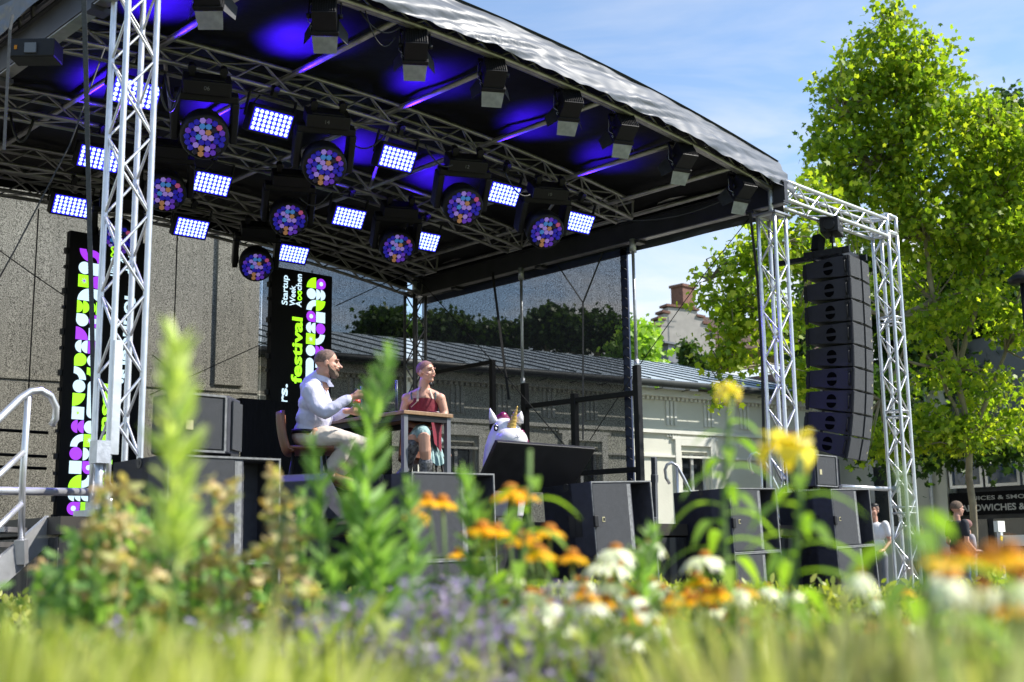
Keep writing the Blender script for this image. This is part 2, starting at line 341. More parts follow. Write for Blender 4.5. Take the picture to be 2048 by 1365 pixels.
def blob_points(blobs, n, clump=.3, per=26):
    """blobs: (px,py,rx,ry,depth,thick) in photo pixels at a true distance -> clumped leaf positions"""
    w = np.array([b[2] * b[3] for b in blobs], float); w /= w.sum(); out = []
    nc = max(1, n // per)
    for b, c in zip(blobs, rng.multinomial(nc, w)):
        c0 = np.array(atd(b[0], b[1], b[4])); sx = b[2] / FPX * b[4]; sy = b[3] / FPX * b[4]
        u = rng.normal(size=(c, 3)); u /= np.linalg.norm(u, axis=1)[:, None] + 1e-9; u *= rng.uniform(.15, 1, c)[:, None] ** .5
        cen = c0 + u[:, 0:1] * sx * np.array(CR) + u[:, 1:2] * sy * np.array((0, 0, 1)) + u[:, 2:3] * b[5] * np.array((CF.x, CF.y, 0))
        sg = clump * rng.uniform(.5, 1.3, c)
        for q, s in zip(cen, sg): out.append(q + rng.normal(size=(per, 3)) * s * np.array((1, 1, .7)))
    return np.concatenate(out)
exec_parts = []
# ================================================================== SETTING
g = MB().box((0, 60, -.05), (900, 900, .1)).build('ground', M['grass']); tag(g, kind='structure')
g = MB().box((16, 7, .002), (60, 22, .03)).build('paved_plaza', M['paving']); tag(g, kind='structure')
def bed_z(x, y):
    d = Vector((x, y, 0)) - Vector((CAM.x, CAM.y, 0)); f = d.x * .692 + d.y * .722
    e = max(0, min(1, (4.3 - f) / 1.4)) * max(0, min(1, (f + 2.5) / 1.5)); e = e * e * (3 - 2 * e)
    return .02 + .46 * e + .03 * math.sin(x * 3) * math.sin(y * 2.3) * e
def bedfn(u, v):
    f = -2.6 + 7.1 * v; l = (-6 + 12 * u); x = CAM.x + .692 * f + .722 * l; y = CAM.y + .722 * f - .692 * l
    return (x, y, bed_z(x, y))
g = MB().grid(bedfn, 40, 28).build('flower_bed_ground', M['soil']); tag(g, kind='structure')

# ---- low building with the standing seam roof
WO = V(9.9, 11.09, 0); WX = V(.9815, -.1915, 0); WY = V(.1915, .9815, 0)
def wpt(s, z, o=0.0): return WO + WX * s + Z * z - WY * o          # o = how far proud of the wall, towards the square
def onwall(px, py):
    r = ray(px, py); t = (WO - CAM).dot(WY) / r.dot(WY); p = CAM + r * t; return ((p - WO).dot(WX), p.z)
def wbox(mb, s0, s1, z0, z1, o0, o1):
    c = wpt((s0 + s1) / 2, (z0 + z1) / 2, (o0 + o1) / 2); rot = Matrix((WX, WY, Z)).transposed()
    return mb.box(c, (abs(s1 - s0), abs(o1 - o0), abs(z1 - z0)), rot)
low = thing('garden_hall', 'long low cream building with blue grey seamed metal roof behind the stage', 'building', WO)
SL, SR = -9.0, 13.2
ws, wz = onwall(1391, 945); w2, wz2 = onwall(1391, 905); hw = abs(onwall(1417, 945)[0] - onwall(1365, 945)[0]) / 2
wins = [ws - 9.6, ws - 6.4, ws - 3.2, ws, ws + 3.2]; WT = wz2; WB = WT - 1.55
mb = MB(); xs = SL
for w in wins:
    wbox(mb, xs, w - hw, 0, 4.86, -.35, 0); wbox(mb, w - hw, w + hw, 0, WB, -.35, 0); wbox(mb, w - hw, w + hw, WT, 4.86, -.35, 0); xs = w + hw
wbox(mb, xs, SR, 0, 4.86, -.35, 0); wbox(mb, SL, SL + .4, 0, 4.86, -9, -.352); wbox(mb, SR - .4, SR, 0, 4.86, -9, -.352)
world_part(mb, 'wall', M['render'], low)
mb = MB(); s = SL
while s < SR - .5:
    for k in range(3): wbox(mb, s + k * .12, s + k * .12 + .07, 4.05, 4.62, .003, .035)
    for k in range(5): wbox(mb, s - .02 + k * .085, s + .03 + k * .085, 3.78, 3.83, .003, .04)
    s += 1.15
wbox(mb, SL, SR, 3.85, 3.93, .003, .07); wbox(mb, SL, SR, 3.30, 3.35, .003, .05); wbox(mb, SL, SR, .5, .6, .003, .07)
s = SL
while s < SR: wbox(mb, s, s + .07, 4.62, 4.69, .003, .09); s += .13
wbox(mb, SL, SR, 4.69, 4.86, .003, .2)
world_part(mb, 'cornice', M['trim'], low)
rb = 5.6
mb = MB()
def roofp(s, v, up=0): return wpt(s, 4.98 + 1.6 * v + up, .42 - (rb + .42) * v)
mb.add([roofp(SL - .3, 0), roofp(SR + .3, 0), roofp(SR + .3, 1), roofp(SL - .3, 1), roofp(SL - .3, 0, .05), roofp(SR + .3, 0, .05), roofp(SR + .3, 1, .05), roofp(SL - .3, 1, .05)],
       [(3, 2, 1, 0), (4, 5, 6, 7), (0, 1, 5, 4), (1, 2, 6, 5), (2, 3, 7, 6), (3, 0, 4, 7)])
e = [wpt(SL - .3, 6.6, -rb), wpt(SR + .3, 6.6, -rb), wpt(SR + .3, 4.9, -2 * rb), wpt(SL - .3, 4.9, -2 * rb)]
mb.prism(e, (0, 0, .05)); ro = world_part(mb, 'roof', M['zinc'], low)
mb = MB(); s = SL - .25
while s < SR + .3: mb.bar(roofp(s, .01, .062), roofp(s, 1, .062), .028, .03); s += .70
world_part(mb, 'roof_seam', M['seam'], low)
mb = MB(); mb.tube([wpt(SL - .3, 4.93, .5), wpt(SR + .3, 4.93, .5)], .085, 8); s = SL
while s < SR: mb.tube([wpt(s, 4.93, .5), wpt(s, 4.83, .46), wpt(s, 4.83, .2)], .012, 4); s += .8
world_part(mb, 'gutter', M['gutter'], low)
for w in wins:
    mb = MB(); f = .06
    for a, b, c, d in ((w - hw, w - hw + f, WB, WT), (w + hw - f, w + hw, WB, WT), (w - hw + f, w + hw - f, WT - f, WT), (w - hw + f, w + hw - f, WB, WB + f),
                       (w - .035, w + .035, WB + f, WT - f), (w - hw + f, w - .036, WT - .95, WT - .88), (w + .036, w + hw - f, WT - .95, WT - .88)): wbox(mb, a, b, c, d, -.16, -.10)
    fr = world_part(mb, 'window', M['wframe'], low)
    mb = MB(); wbox(mb, w - hw, w + hw, WB, WT, -.15, -.14); p = world_part(mb, 'pane', M['glass'], fr)
    mb = MB()
    for a, b, c, d in ((w - hw - .22, w - hw - .06, WB - .1, WT + .28), (w + hw + .06, w + hw + .22, WB - .1, WT + .28), (w - hw - .058, w + hw + .058, WT + .14, WT + .28), (w - hw - .3, w + hw + .3, WT + .282, WT + .35), (w - hw - .25, w + hw + .25, WB - .2, WB - .1)): wbox(mb, a, b, c, d, .003, .06)
    world_part(mb, 'window_surround', M['trim'], low)

# ---- tall pale facade behind the back net
c0 = atd(512, 900, 21); tf = thing('tall_facade_house', 'tall sunlit cream facade seen through the net left of the right screen', 'building', (c0.x, c0.y, 0))
def tp(s, z, o=0): return V(c0.x, c0.y, 0) + WX * s + Z * z - WY * o
def tbox(mb, s0, s1, z0, z1, o0, o1):
    return mb.box(tp((s0 + s1) / 2, (z0 + z1) / 2, (o0 + o1) / 2), (abs(s1 - s0), abs(o1 - o0), abs(z1 - z0)), Matrix((WX, WY, Z)).transposed())
mb = MB(); tbox(mb, -16, 0, 0, 10, -8, 0); world_part(mb, 'wall', mat('bright_render', (.56, .54, .46), .9, 0, .16, .7, .2, 9), tf)
mb = MB(); tbox(mb, -16, .2, 3.95, 4.0, .003, .02); tbox(mb, -16, .2, 7.6, 7.9, .003, .2)
for s in (-.5, -8.2): tbox(mb, s - .28, s + .22, .3, 3.89, .003, .05); tbox(mb, s - .28, s + .22, 4.06, 7.59, .003, .05)
world_part(mb, 'cornice', mat('pale_stone_band', (.52, .50, .42), .9, 0, .12, 1), tf)
mb = MB(); tbox(mb, -16.4, .4, 10.002, 10.3, -8.4, .4); world_part(mb, 'roof', M['tile'], tf)

# ---- stepped gable house and neighbours, far behind
def far_house(pxl, pxr, pytop, d, name, label, steps, m, roofm):
    a, b = atd(pxl, 720, d), atd(pxr, 720, d + 1.5); a.z = b.z = 0
    t = thing(name, label, 'house', a); ex = (b - a).normalized(); ey = Z.cross(ex)
    return t, a, ex, ey, (b - a).length
t, a, ex, ey, w = far_house(1312, 1432, 600, 62, 'gable_house', 'old stone house with stepped gable and tall brick chimney behind the metal roof', 4, None, None)
zt = atd(1380, 608, 62).z; zb = atd(1312, 665, 62).z
pts = [a, a + Z * zb]; n = 4
for i in range(n):
    x0 = w * (.30 / n) * i; z1 = zb + (zt - zb) * (i + 1) / n
    pts += [a + ex * x0 + Z * (zb + (zt - zb) * i / n), a + ex * x0 + Z * z1]
pts += [a + ex * w * .62 + Z * zt]
for i in range(n):
    x0 = w * (.62 + .38 * (i + 1) / n); zz = zt - (zt - zb) * (i + .2) / n
    pts += [a + ex * (w * (.62 + .38 * i / n)) + Z * zz, a + ex * x0 + Z * zz]
pts += [a + ex * w]
q = []
for p in pts:
    if not q or (p - q[-1]).length > 1e-3: q.append(p)
world_part(MB().prism(q, ey * .6), 'wall', M['stone'], t)
mb = MB()
for i in range(n):
    z1 = zb + (zt - zb) * (i + 1) / n; x0 = w * (.30 / n) * i; x1 = w * (.30 / n) * (i + 1) if i < n - 1 else w * .62
    mb.bar(a + ex * (x0 - .1) + ey * .3 + Z * (z1 + .12), a + ex * (x1 + .1) + ey * .3 + Z * (z1 + .07), .75, .12)
    zz = zt - (zt - zb) * (i + .2) / n
    mb.bar(a + ex * (w * (.62 + .38 * i / n) - .05) + ey * .3 + Z * (zz + .12), a + ex * (w * (.62 + .38 * (i + 1) / n) + .1) + ey * .3 + Z * (zz + .07), .75, .12)
world_part(mb, 'coping', M['brick'], t)
r0 = a + ex * w * .6 + ey * .61
world_part(MB().prism([r0 + Z * zt * .99, r0 + ex * 7 + Z * (zt - .5), r0 + ex * 7 + ex * 2 + Z * (zb - .2), r0 + ex * w * .45 + Z * (zb - .4)], ey * 7), 'roof', M['tile'], t)
ch = atd(1366, 600, 65); ch.z = 0
zc = atd(1366, 576, 65).z
world_part(MB().box(ch + Z * (zc - 1.2), (1.0, .8, 2.4)).box(ch + Z * (zc + .05), (1.15, .95, .14)), 'chimney', M['brick'], t)
mb = MB(); ap = atd(1403, 560, 63); mb.tube([ap - Z * 1.5, ap], .02, 5); mb.tube([ap - Z * .2 - ex * .5, ap - Z * .2 + ex * .5], .012, 4); mb.tube([ap - Z * .5 - ex * .35, ap - Z * .5 + ex * .35], .012, 4)
world_part(mb, 'aerial', M['steel'], t)
d2 = 50
a = atd(1295, 720, d2); a.z = 0; b = atd(1405, 720, d2); b.z = 0; zt2 = atd(1300, 676, d2).z; zb2 = atd(1300, 728, d2).z; ex = (b - a).normalized(); ey = Z.cross(ex)
t = thing('tiled_house', 'house with steep brown tiled roof and grey dormer below the stepped gable', 'house', a)
world_part(MB().prism([a, b, b + Z * zb2, a + Z * zb2], ey * 6), 'wall', M['stone'], t)
mb = MB(); mb.add([a - ex * .2 - ey * .3 + Z * zb2 * .97, b + ex * .3 - ey * .3 + Z * zb2 * .97, b + ex * .3 + ey * 3 + Z * (zt2 - .5), a - ex * .2 + ey * 3 + Z * (zt2 + .2), b + ex * .3 + ey * 6.3 + Z * zb2 * .97, a - ex * .2 + ey * 6.3 + Z * zb2 * .97],
       [(0, 1, 2, 3), (3, 2, 4, 5), (0, 3, 5), (1, 4, 2), (0, 5, 4, 1)]); world_part(mb, 'roof', M['tile'], t)
dm = a + ex * .9 + ey * .8 + Z * (zb2 + .45); world_part(MB().box(dm, (1.0, 1.0, .75)).box(dm + Z * .42, (1.7, 1.2, .08)), 'dormer', M['greyw'], t)

# ---- right hand background: pale house and cafe
P0 = atd(1735, 1000, 31); P1 = atd(1895, 1000, 29.5); P2 = atd(2120, 1000, 27.5)
for p in (P0, P1, P2): p.z = 0
def wallrun(mb, a, b, z0, z1, th, off=0):
    a, b = Vector(a), Vector(b); e = (b - a).normalized(); n_ = Z.cross(e); c = (a + b) / 2 + n_ * (th / 2 + off) + Z * (z0 + z1) / 2
    return mb.box(c, ((b - a).length, th, z1 - z0), Matrix((e, n_, Z)).transposed())
ph = thing('pale_house', 'pale rendered house wall dappled with leaf shade behind the right truss leg', 'building', P0)
PB = P0 - (P1 - P0).normalized() * 5
world_part(wallrun(MB(), PB, P1, 0, 5.6, 4), 'wall', M['render'], ph)
e_ = (P1 - P0).normalized(); n_ = Z.cross(e_)
mb = MB(); a = P0 + e_ * .15; wallrun(mb, a, a + e_ * 1.1, 1.6, 3.3, .05, -.06); w_ = world_part(mb, 'window', M['wframe'], ph)
mb = MB(); wallrun(mb, a + e_ * .1, a + e_ * 1.0, 1.7, 3.2, .01, -.075); p_ = world_part(mb, 'pane', M['glass'], w_)
world_part(wallrun(MB(), PB, P1 + e_ * .2, 5.602, 5.9, 4.4, -.2), 'roof', M['tile'], ph)
dp = P1 - e_ * .35 - n_ * .12; world_part(MB().tube([dp + Z * .1, dp + Z * 5.4], .05, 8), 'drainpipe', M['steel'], ph)
cf = thing('cafe_front', 'cafe front with blue tinted windows above a dark lettered fascia', 'building', P1)
e_ = (P2 - P1).normalized(); n_ = Z.cross(e_); LW = (P2 - P1).length
def cz(py): return atd(1960, py, 29).z
world_part(wallrun(MB(), P1 + e_ * .02, P2, 0, 6.2, 4, .5), 'wall', M['greyw'], cf)
zs0, zs1, zs2, zs3 = cz(1030), cz(982), cz(975), cz(905)
mb = MB(); wallrun(mb, P1 + e_ * .05, P2, zs0, zs1 - .03, .3, 0); world_part(mb, 'fascia', M['scr_k'], cf)
for k in range(3):
    a = P1 + e_ * (LW * k / 3 + .06); b = P1 + e_ * (LW * (k + 1) / 3); mb = MB(); fw = .07
    for x0, x1, z0, z1 in ((0, fw, zs2, zs3), ((b - a).length - fw, (b - a).length, zs2, zs3), (fw, (b - a).length - fw, zs3 - fw, zs3), (fw, (b - a).length - fw, zs2, zs2 + fw)):
        wallrun(mb, a + e_ * x0, a + e_ * x1, z0, z1, .1, .05)
    w_ = world_part(mb, 'window', M['alu'], cf); mb = MB(); wallrun(mb, a, b, zs2 + .02, zs3 - .02, .02, .12)
    p_ = world_part(mb, 'pane', M['glassb'], w_)
    mb = MB(); wallrun(mb, a, b - e_ * .1, .4, zs0 - .1, .05, .3); world_part(mb, 'shop_pane', M['glass'], cf)

# ---- lettering helper
def text_mesh(body, mt, origin, right, up, w=None, h=None, th=.004, parent=None, name='lettering', bold=0.0):
    cu = bpy.data.curves.new(name, 'FONT'); cu.body = body; cu.extrude = .001; cu.offset = bold; cu.size = 1; cu.resolution_u = 3
    o = bpy.data.objects.new('tmp_text', cu); COL.objects.link(o)
    dg = bpy.context.evaluated_depsgraph_get(); dg.update(); me = bpy.data.meshes.new_from_object(o.evaluated_get(dg))
    bpy.data.objects.remove(o); bpy.data.curves.remove(cu)
    co = np.zeros(len(me.vertices) * 3, np.float32); me.vertices.foreach_get('co', co); co = co.reshape(-1, 3)
    mn, mxv = co.min(0), co.max(0); sx = w / (mxv[0] - mn[0]) if w else None; sy = h / (mxv[1] - mn[1]) if h else None
    sx = sx or sy; sy = sy or sx
    r, u = Vector(right).normalized(), Vector(up).normalized(); nn = np.array(r.cross(u))
    new = np.array(origin)[None, :] + (co[:, 0:1] - mn[0]) * sx * np.array(r) + (co[:, 1:2] - mn[1]) * sy * np.array(u) + (co[:, 2:3] / .001 * th / 2) * nn
    me.vertices.foreach_set('co', new.astype(np.float32).reshape(-1)); me.update(); me.materials.clear(); me.materials.append(mt); me.name = name
    ob = bpy.data.objects.new(name, me); COL.objects.link(ob)
    if parent:
        ob.parent = parent; ob.matrix_parent_inverse = Matrix.LocRotScale(parent.location, parent.rotation_euler, None).inverted()
    return ob
lm = mat('sign_letters', (.5, .5, .47), .6)
zf = zs0 + (zs1 - zs0) * .5
text_mesh('JUICES & SMOOTHIES', lm, P1 + e_ * .55 - n_ * .012 + Z * (zf + .03), e_, Z, w=LW * .78, h=(zs1 - zs0) * .22, parent=cf, bold=.01)
text_mesh('SANDWICHES & SOUPS', lm, P1 + e_ * .25 - n_ * .012 + Z * (zs0 + .08), e_, Z, w=LW * .88, h=(zs1 - zs0) * .28, parent=cf, bold=.02)
# ================================================================== STAGE
WS = 8.48; DZ = 1.41; YB = 7.0
def zr(x): return 6.08 - .40 * ((x - 3.0) / 5.3) ** 2
st = thing('stage_platform', 'raised black stage deck with hanging skirt under the arched roof', 'stage', (4.2, 3.3, 0))
world_part(MB().box((4.15, 3.475, DZ - .06), (9.3, 7.45, .12)), 'deck', M['deck'], st)
mb = MB()
def sk(a, b):
    L_ = (V(*b) - V(*a)).length; n_ = Z.cross((V(*b) - V(*a)).normalized()); dd = (V(*b) - V(*a)).normalized()
    mb.grid(lambda u, v: V(*a) + dd * L_ * u + n_ * (.03 * math.sin(u * L_ * 17) * (1 - v * .7) + .012 * math.sin(u * L_ * 41)) + Z * v * (DZ - .14), int(L_ * 26), 2)
sk((-.5, -.24, 0), (8.8, -.24, 0)); sk((-.49, 7.1, 0), (-.49, -.24, 0)); sk((8.79, -.24, 0), (8.79, 7.1, 0))
world_part(mb, 'skirt', M['skirt'], st)
for x in (0.2, 4.2, 8.2):
    for y in (.2, 3.4, 6.8): world_part(MB().tube([(x, y, 0), (x, y, DZ - .12)], .045, 8), 'leg', M['steel'], st)

def truss(mb, P, up, hw, hh, rc=.025, rb=.011, rung=True, n=8, brace_off=0):
    """square truss along the polyline P"""
    P = [Vector(p) for p in P]; m = len(P); C4 = []
    for i, p in enumerate(P):
        d = (P[min(i + 1, m - 1)] - P[max(i - 1, 0)]).normalized(); s_ = d.cross(up).normalized(); u_ = s_.cross(d).normalized()
        C4.append([p + s_ * hw * a + u_ * hh * b for a, b in ((-1, -1), (1, -1), (1, 1), (-1, 1))])
    for k in range(4): mb.tube([c[k] for c in C4], rc, n)
    for k in range(4):
        k2 = (k + 1) % 4
        for i in range(m - 1):
            a, b = (k, k2) if (i + k + brace_off) % 2 else (k2, k); mb.tube([C4[i][a], C4[i + 1][b]], rb, 6, False)
    if rung:
        for i in (0, m - 1):
            for k in range(4): mb.tube([C4[i][k], C4[i][(k + 1) % 4]], rb * 1.5, 6, False)
    return C4
def lin(a, b, seg):
    a, b = Vector(a), Vector(b); n = max(2, round((b - a).length / seg)); return [a.lerp(b, i / n) for i in range(n + 1)]

def tower(x, y, z0, z1, label, name='truss_tower'):
    t = thing(name, label, 'truss tower', (x, y, z0)); mb = MB(); truss(mb, lin((x, y, z0 + .12), (x, y, z1), .3), V(0, 1, 0), .12, .12)
    world_part(mb, 'lattice', M['alu'], t)
    world_part(MB().box((x, y, z1 + .012), (.34, .34, .022)), 'head_plate', M['aluw'], t)
    world_part(MB().box((x, y, z0 + .03), (.42, .42, .05)).box((x, y, z0 + .085), (.3, .3, .06)), 'base', M['steel'], t)
    return t
tl_ = tower(0, 0, DZ, 6.4, 'wide sunlit aluminium truss tower at the near left corner of the stage')
sleeve = MB(); sleeve.box((-.10, -.155, 2.26), (.06, .035, .82)); world_part(sleeve, 'sleeve', M['alu'], tl_)
mb = MB(); q = onX(200, 905, -.18); mb.box(q, (.1, .12, .16)).tube([q + Z * .06, q - Z * .3, q - Z * .75], .03, 8).box(q - Z * .45, (.07, .09, .2)); world_part(mb, 'ratchet_clamp', M['steel'], tl_)
tower(WS, 0, .02, 5.22, 'aluminium truss tower at the front right corner next to the line array')
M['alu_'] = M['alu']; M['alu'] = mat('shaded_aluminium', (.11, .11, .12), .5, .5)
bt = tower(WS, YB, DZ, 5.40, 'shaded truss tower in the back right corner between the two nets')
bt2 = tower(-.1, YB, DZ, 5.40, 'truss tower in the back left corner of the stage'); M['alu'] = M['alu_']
for (x, y, z0) in ((WS, 0, 5.25), (WS, YB, 5.43), (-.1, YB, 5.43)):
    pass
# ---- roof
rf = thing('stage_roof', 'dark arched stage roof with trusses rafters and silver tarpaulin edge', 'stage roof', (4.2, 3.3, 5.3))
for (x, y, z0) in ((WS, 0, 5.24), (WS, YB, 5.42), (-.1, YB, 5.42)):
    world_part(MB().tube([(x, y, z0), (x, y, 5.62)], .03, 10), 'post', M['steel'], rf)
xs = [-.15 + i * .36 for i in range(25)]
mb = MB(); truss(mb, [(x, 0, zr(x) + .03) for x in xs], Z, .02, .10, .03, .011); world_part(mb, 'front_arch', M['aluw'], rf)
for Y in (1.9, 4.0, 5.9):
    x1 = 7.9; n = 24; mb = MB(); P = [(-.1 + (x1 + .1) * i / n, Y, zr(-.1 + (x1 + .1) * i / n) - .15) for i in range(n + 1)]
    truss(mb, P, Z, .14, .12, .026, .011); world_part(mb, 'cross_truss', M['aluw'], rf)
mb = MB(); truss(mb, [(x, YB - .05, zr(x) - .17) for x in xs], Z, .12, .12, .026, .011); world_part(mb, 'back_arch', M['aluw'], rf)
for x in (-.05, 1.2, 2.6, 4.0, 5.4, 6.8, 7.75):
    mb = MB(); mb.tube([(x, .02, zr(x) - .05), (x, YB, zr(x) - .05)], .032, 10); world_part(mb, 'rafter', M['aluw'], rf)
for x in (1.2, 4.0, 6.8):
    mb = MB(); mb.tube([(x + .08, 2.0, zr(x) - .12), (x + 1.2, 3.9, zr(x + 1.2) - .16)], .02, 8); world_part(mb, 'brace', M['aluw'], rf)
for x in (-.17, WS + .05):
    mb = MB(); mb.box((x, 3.45, 5.51), (.07, 7.3, .24)); mb.box((x, 3.45, 5.38), (.13, 7.3, .02)); mb.box((x, 3.45, 5.64), (.13, 7.3, .02))
    for y in (.3, 2.2, 4.1, 6): mb.box((x, y, 5.335), (.16, .12, .04))
    world_part(mb, 'end_beam', M['beam'], rf)
    mb = MB(); mb.box((x, 3.45, 5.362), (.11, 7.28, .012)); world_part(mb, 'beam_flange', M['aluw'], rf)
    s_ = 1 if x < 0 else -1
    mb = MB()
    for zz in (5.75, 5.66): mb.tube([(x + s_ * .22, .1, zz), (x + s_ * .22, YB, zz)], .03, 8)
    world_part(mb, 'end_rail', M['aluw'], rf)
def liner(u, v):
    x = -.3 + 9.0 * u; y = -.02 + 7.3 * v; sag = .035 * abs(math.sin(v * PI * 5)) + .012 * math.sin(x * 9 + y * 4)
    return (x, y, zr(x) + .055 - sag * .9)
mb = MB(); mb.grid(liner, 60, 40); world_part(mb, 'lining', M['tarp_in'], rf)
def skin_(u, v): x = -.32 + 9.04 * u; y = .0 + 7.35 * v; return (x, y, zr(x) + .38 - .16 * v)
mb = MB(); mb.grid(skin_, 40, 10); world_part(mb, 'roof_skin', M['tarp'], rf)
def nz(x, y): return math.sin(x * 5.1 + 1.3 * math.sin(x * 2.3 + y * 7)) * math.sin(y * 9 + x * 2.1) + .6 * math.sin(x * 13 + y * 5 + 2 * math.sin(x * 3.1))
def val(u, v):
    x = -.34 + 9.1 * u; t = v; zt = zr(x) + .41
    z = zt - .49 * t + .006 * math.sin(x * 23) * t; y = .06 - .24 * t ** .75
    y += .022 * nz(x * .8 + t * 1.5, t * .5) * (.3 + t); return (x, y, z + .004 * nz(x * 1.7, t * 2))
mb = MB(); mb.grid(val, 200, 16); world_part(mb, 'valance', M['tarp'], rf)
mb = MB(); mb.grid(lambda u, v: (-.34 + .02 * math.sin(v * 30) - .0 * u, .0 + 7.3 * v, 5.62 + (zr(-.3) + .3 - 5.62) * u), 4, 40); mb.grid(lambda u, v: (8.76 + .015 * math.sin(v * 30), 7.3 * v, 5.3 + (zr(8.7) + .32 - 5.3) * u), 4, 40)
world_part(mb, 'side_valance', M['tarp'], rf)
# left corner tarp flap hanging by the near corner
mb = MB(); mb.grid(lambda u, v: atd(-60 + 130 * u, -30 + (70 - 60 * u) * v, 8.2 + .1 * math.sin(u * 5)), 10, 6); world_part(mb, 'corner_flap', M['tarp'], rf)

# ---- nets
bn = thing('back_net', 'black see-through net closing the back of the stage', 'net', (4, YB + .16, DZ))
mb = MB(); nn = 40
vs = []; 
XSP = onY(522, 700, YB + .16).x
def netfn(xa, xb): return lambda u, v: (xa + (xb - xa) * u, YB + .16 + .02 * math.sin(u * 40), DZ + .12 + (zr(xa + (xb - xa) * u) + .03 - DZ - .12) * v)
mb.grid(netfn(-.2, XSP), 40, 6); world_part(mb, 'mesh_panel', M['scrim'], bn)
mb = MB(); mb.grid(netfn(XSP, 8.42), 30, 6); world_part(mb, 'mesh_panel', M['scrim2'], bn)
mb = MB()
for px in (60, 345, 620):
    x = onY(px, 700, YB + .16).x; mb.box((x, YB + .135, (DZ + zr(x) - .35) / 2), (.014, .014, zr(x) - .4 - DZ))
world_part(mb, 'seam', M['black'], bn)
mb = MB(); mb.grid(lambda u, v: (-.2 + 8.62 * u, YB + .13, zr(-.2 + 8.62 * u) - .16 + .2 * v), 60, 1); mb.box((4.1, YB + .13, DZ + .13), (8.6, .03, .1)); world_part(mb, 'edge_band', M['black'], bn)
sn = thing('side_net', 'black see-through net closing the right side of the stage', 'net', (WS + .24, 4.7, DZ))
y0, y1 = 2.66, YB + .1
mb = MB(); mb.grid(lambda u, v: (WS + .24 + .015 * math.sin(u * 30), y0 + (y1 - y0) * u, DZ + .05 + (5.36 - DZ - .05) * v), 40, 6); world_part(mb, 'mesh_panel', M['scrim2'], sn)
mb = MB(); mb.box((WS + .22, y0 - .04, (DZ + 5.36) / 2), (.03, .12, 5.36 - DZ)); mb.box((WS + .22, 4.7, 5.31), (.03, 4.6, .10)); world_part(mb, 'edge_band', M['bluedark'], sn)
mb = MB(); y = 2.52; z = DZ + .1
for k in range(28): mb.tube([(WS + .2, y0 - .1, DZ + .12 + k * .14), (WS + .16, y0 - .04, DZ + .18 + k * .14), (WS + .2, y0 + .02, DZ + .12 + k * .14)], .007, 4)
world_part(mb, 'lacing', M['cabl'], sn)
mb = MB(); p1 = onX(1108, 520, WS + .2); p2 = onX(1166, 606, WS + .2); p3 = onX(1208, 500, WS + .2); p4 = onX(1166, 880, WS + .2)
for a, b in ((p1, p2), (p3, p2), (p2, p4)): mb.bar(a, b, .03, .006)
world_part(mb, 'tie_strap', M['strap'], sn)

# ---- guard frame on the right side
gf = thing('guard_frame', 'black guard rail frame with posts along the right side of the stage', 'guard rail', (WS, 4, DZ))
def gb(a, b, w=.07, nm='rail'): world_part(MB().bar(a, b, w, w), nm, M['black'], gf, bevel=.006)
XG = WS - .02
for y, zt_, w in ((2.25, 3.62, .09), (3.42, 3.36, .085), (4.42, 3.62, .09), (5.12, 4.06, .075)): gb((XG, y, DZ), (XG, y, zt_), w, 'post')
gb((XG, 2.28, 3.25), (XG, 4.38, 3.27)); gb((XG, 2.28, 2.22), (XG, 4.38, 2.24)); gb((XG, 5.12, 4.03), (XG, 6.5, 4.02), .06); gb((XG, 5.14, 2.26), (XG, 6.85, 2.26), .05); gb((XG, 4.46, 2.26), (XG, 5.1, 2.26), .04)
for y in (2.25, 4.46):
    world_part(MB().tube([(XG, y, 3.6), (XG, y, 5.36)], .022, 8).tube([(XG, y, 5.2), (XG, y, 5.38)], .045, 8).tube([(XG, y, 3.58), (XG, y, 3.7)], .035, 8), 'prop_pole', M['steel'], gf)
gl = thing('back_guard_rail', 'three dark rails in front of the net at the far left', 'guard rail', (2, 6.7, DZ))
for z in (2.72, 2.42, 2.27):
    world_part(MB().tube([(-.1, 6.8, z), (2.35, 6.8, z)], .02, 8), 'rail', M['black'], gl)
world_part(MB().tube([(1.7, 6.8, DZ), (1.7, 6.8, 2.8)], .022, 8), 'post', M['black'], gl)

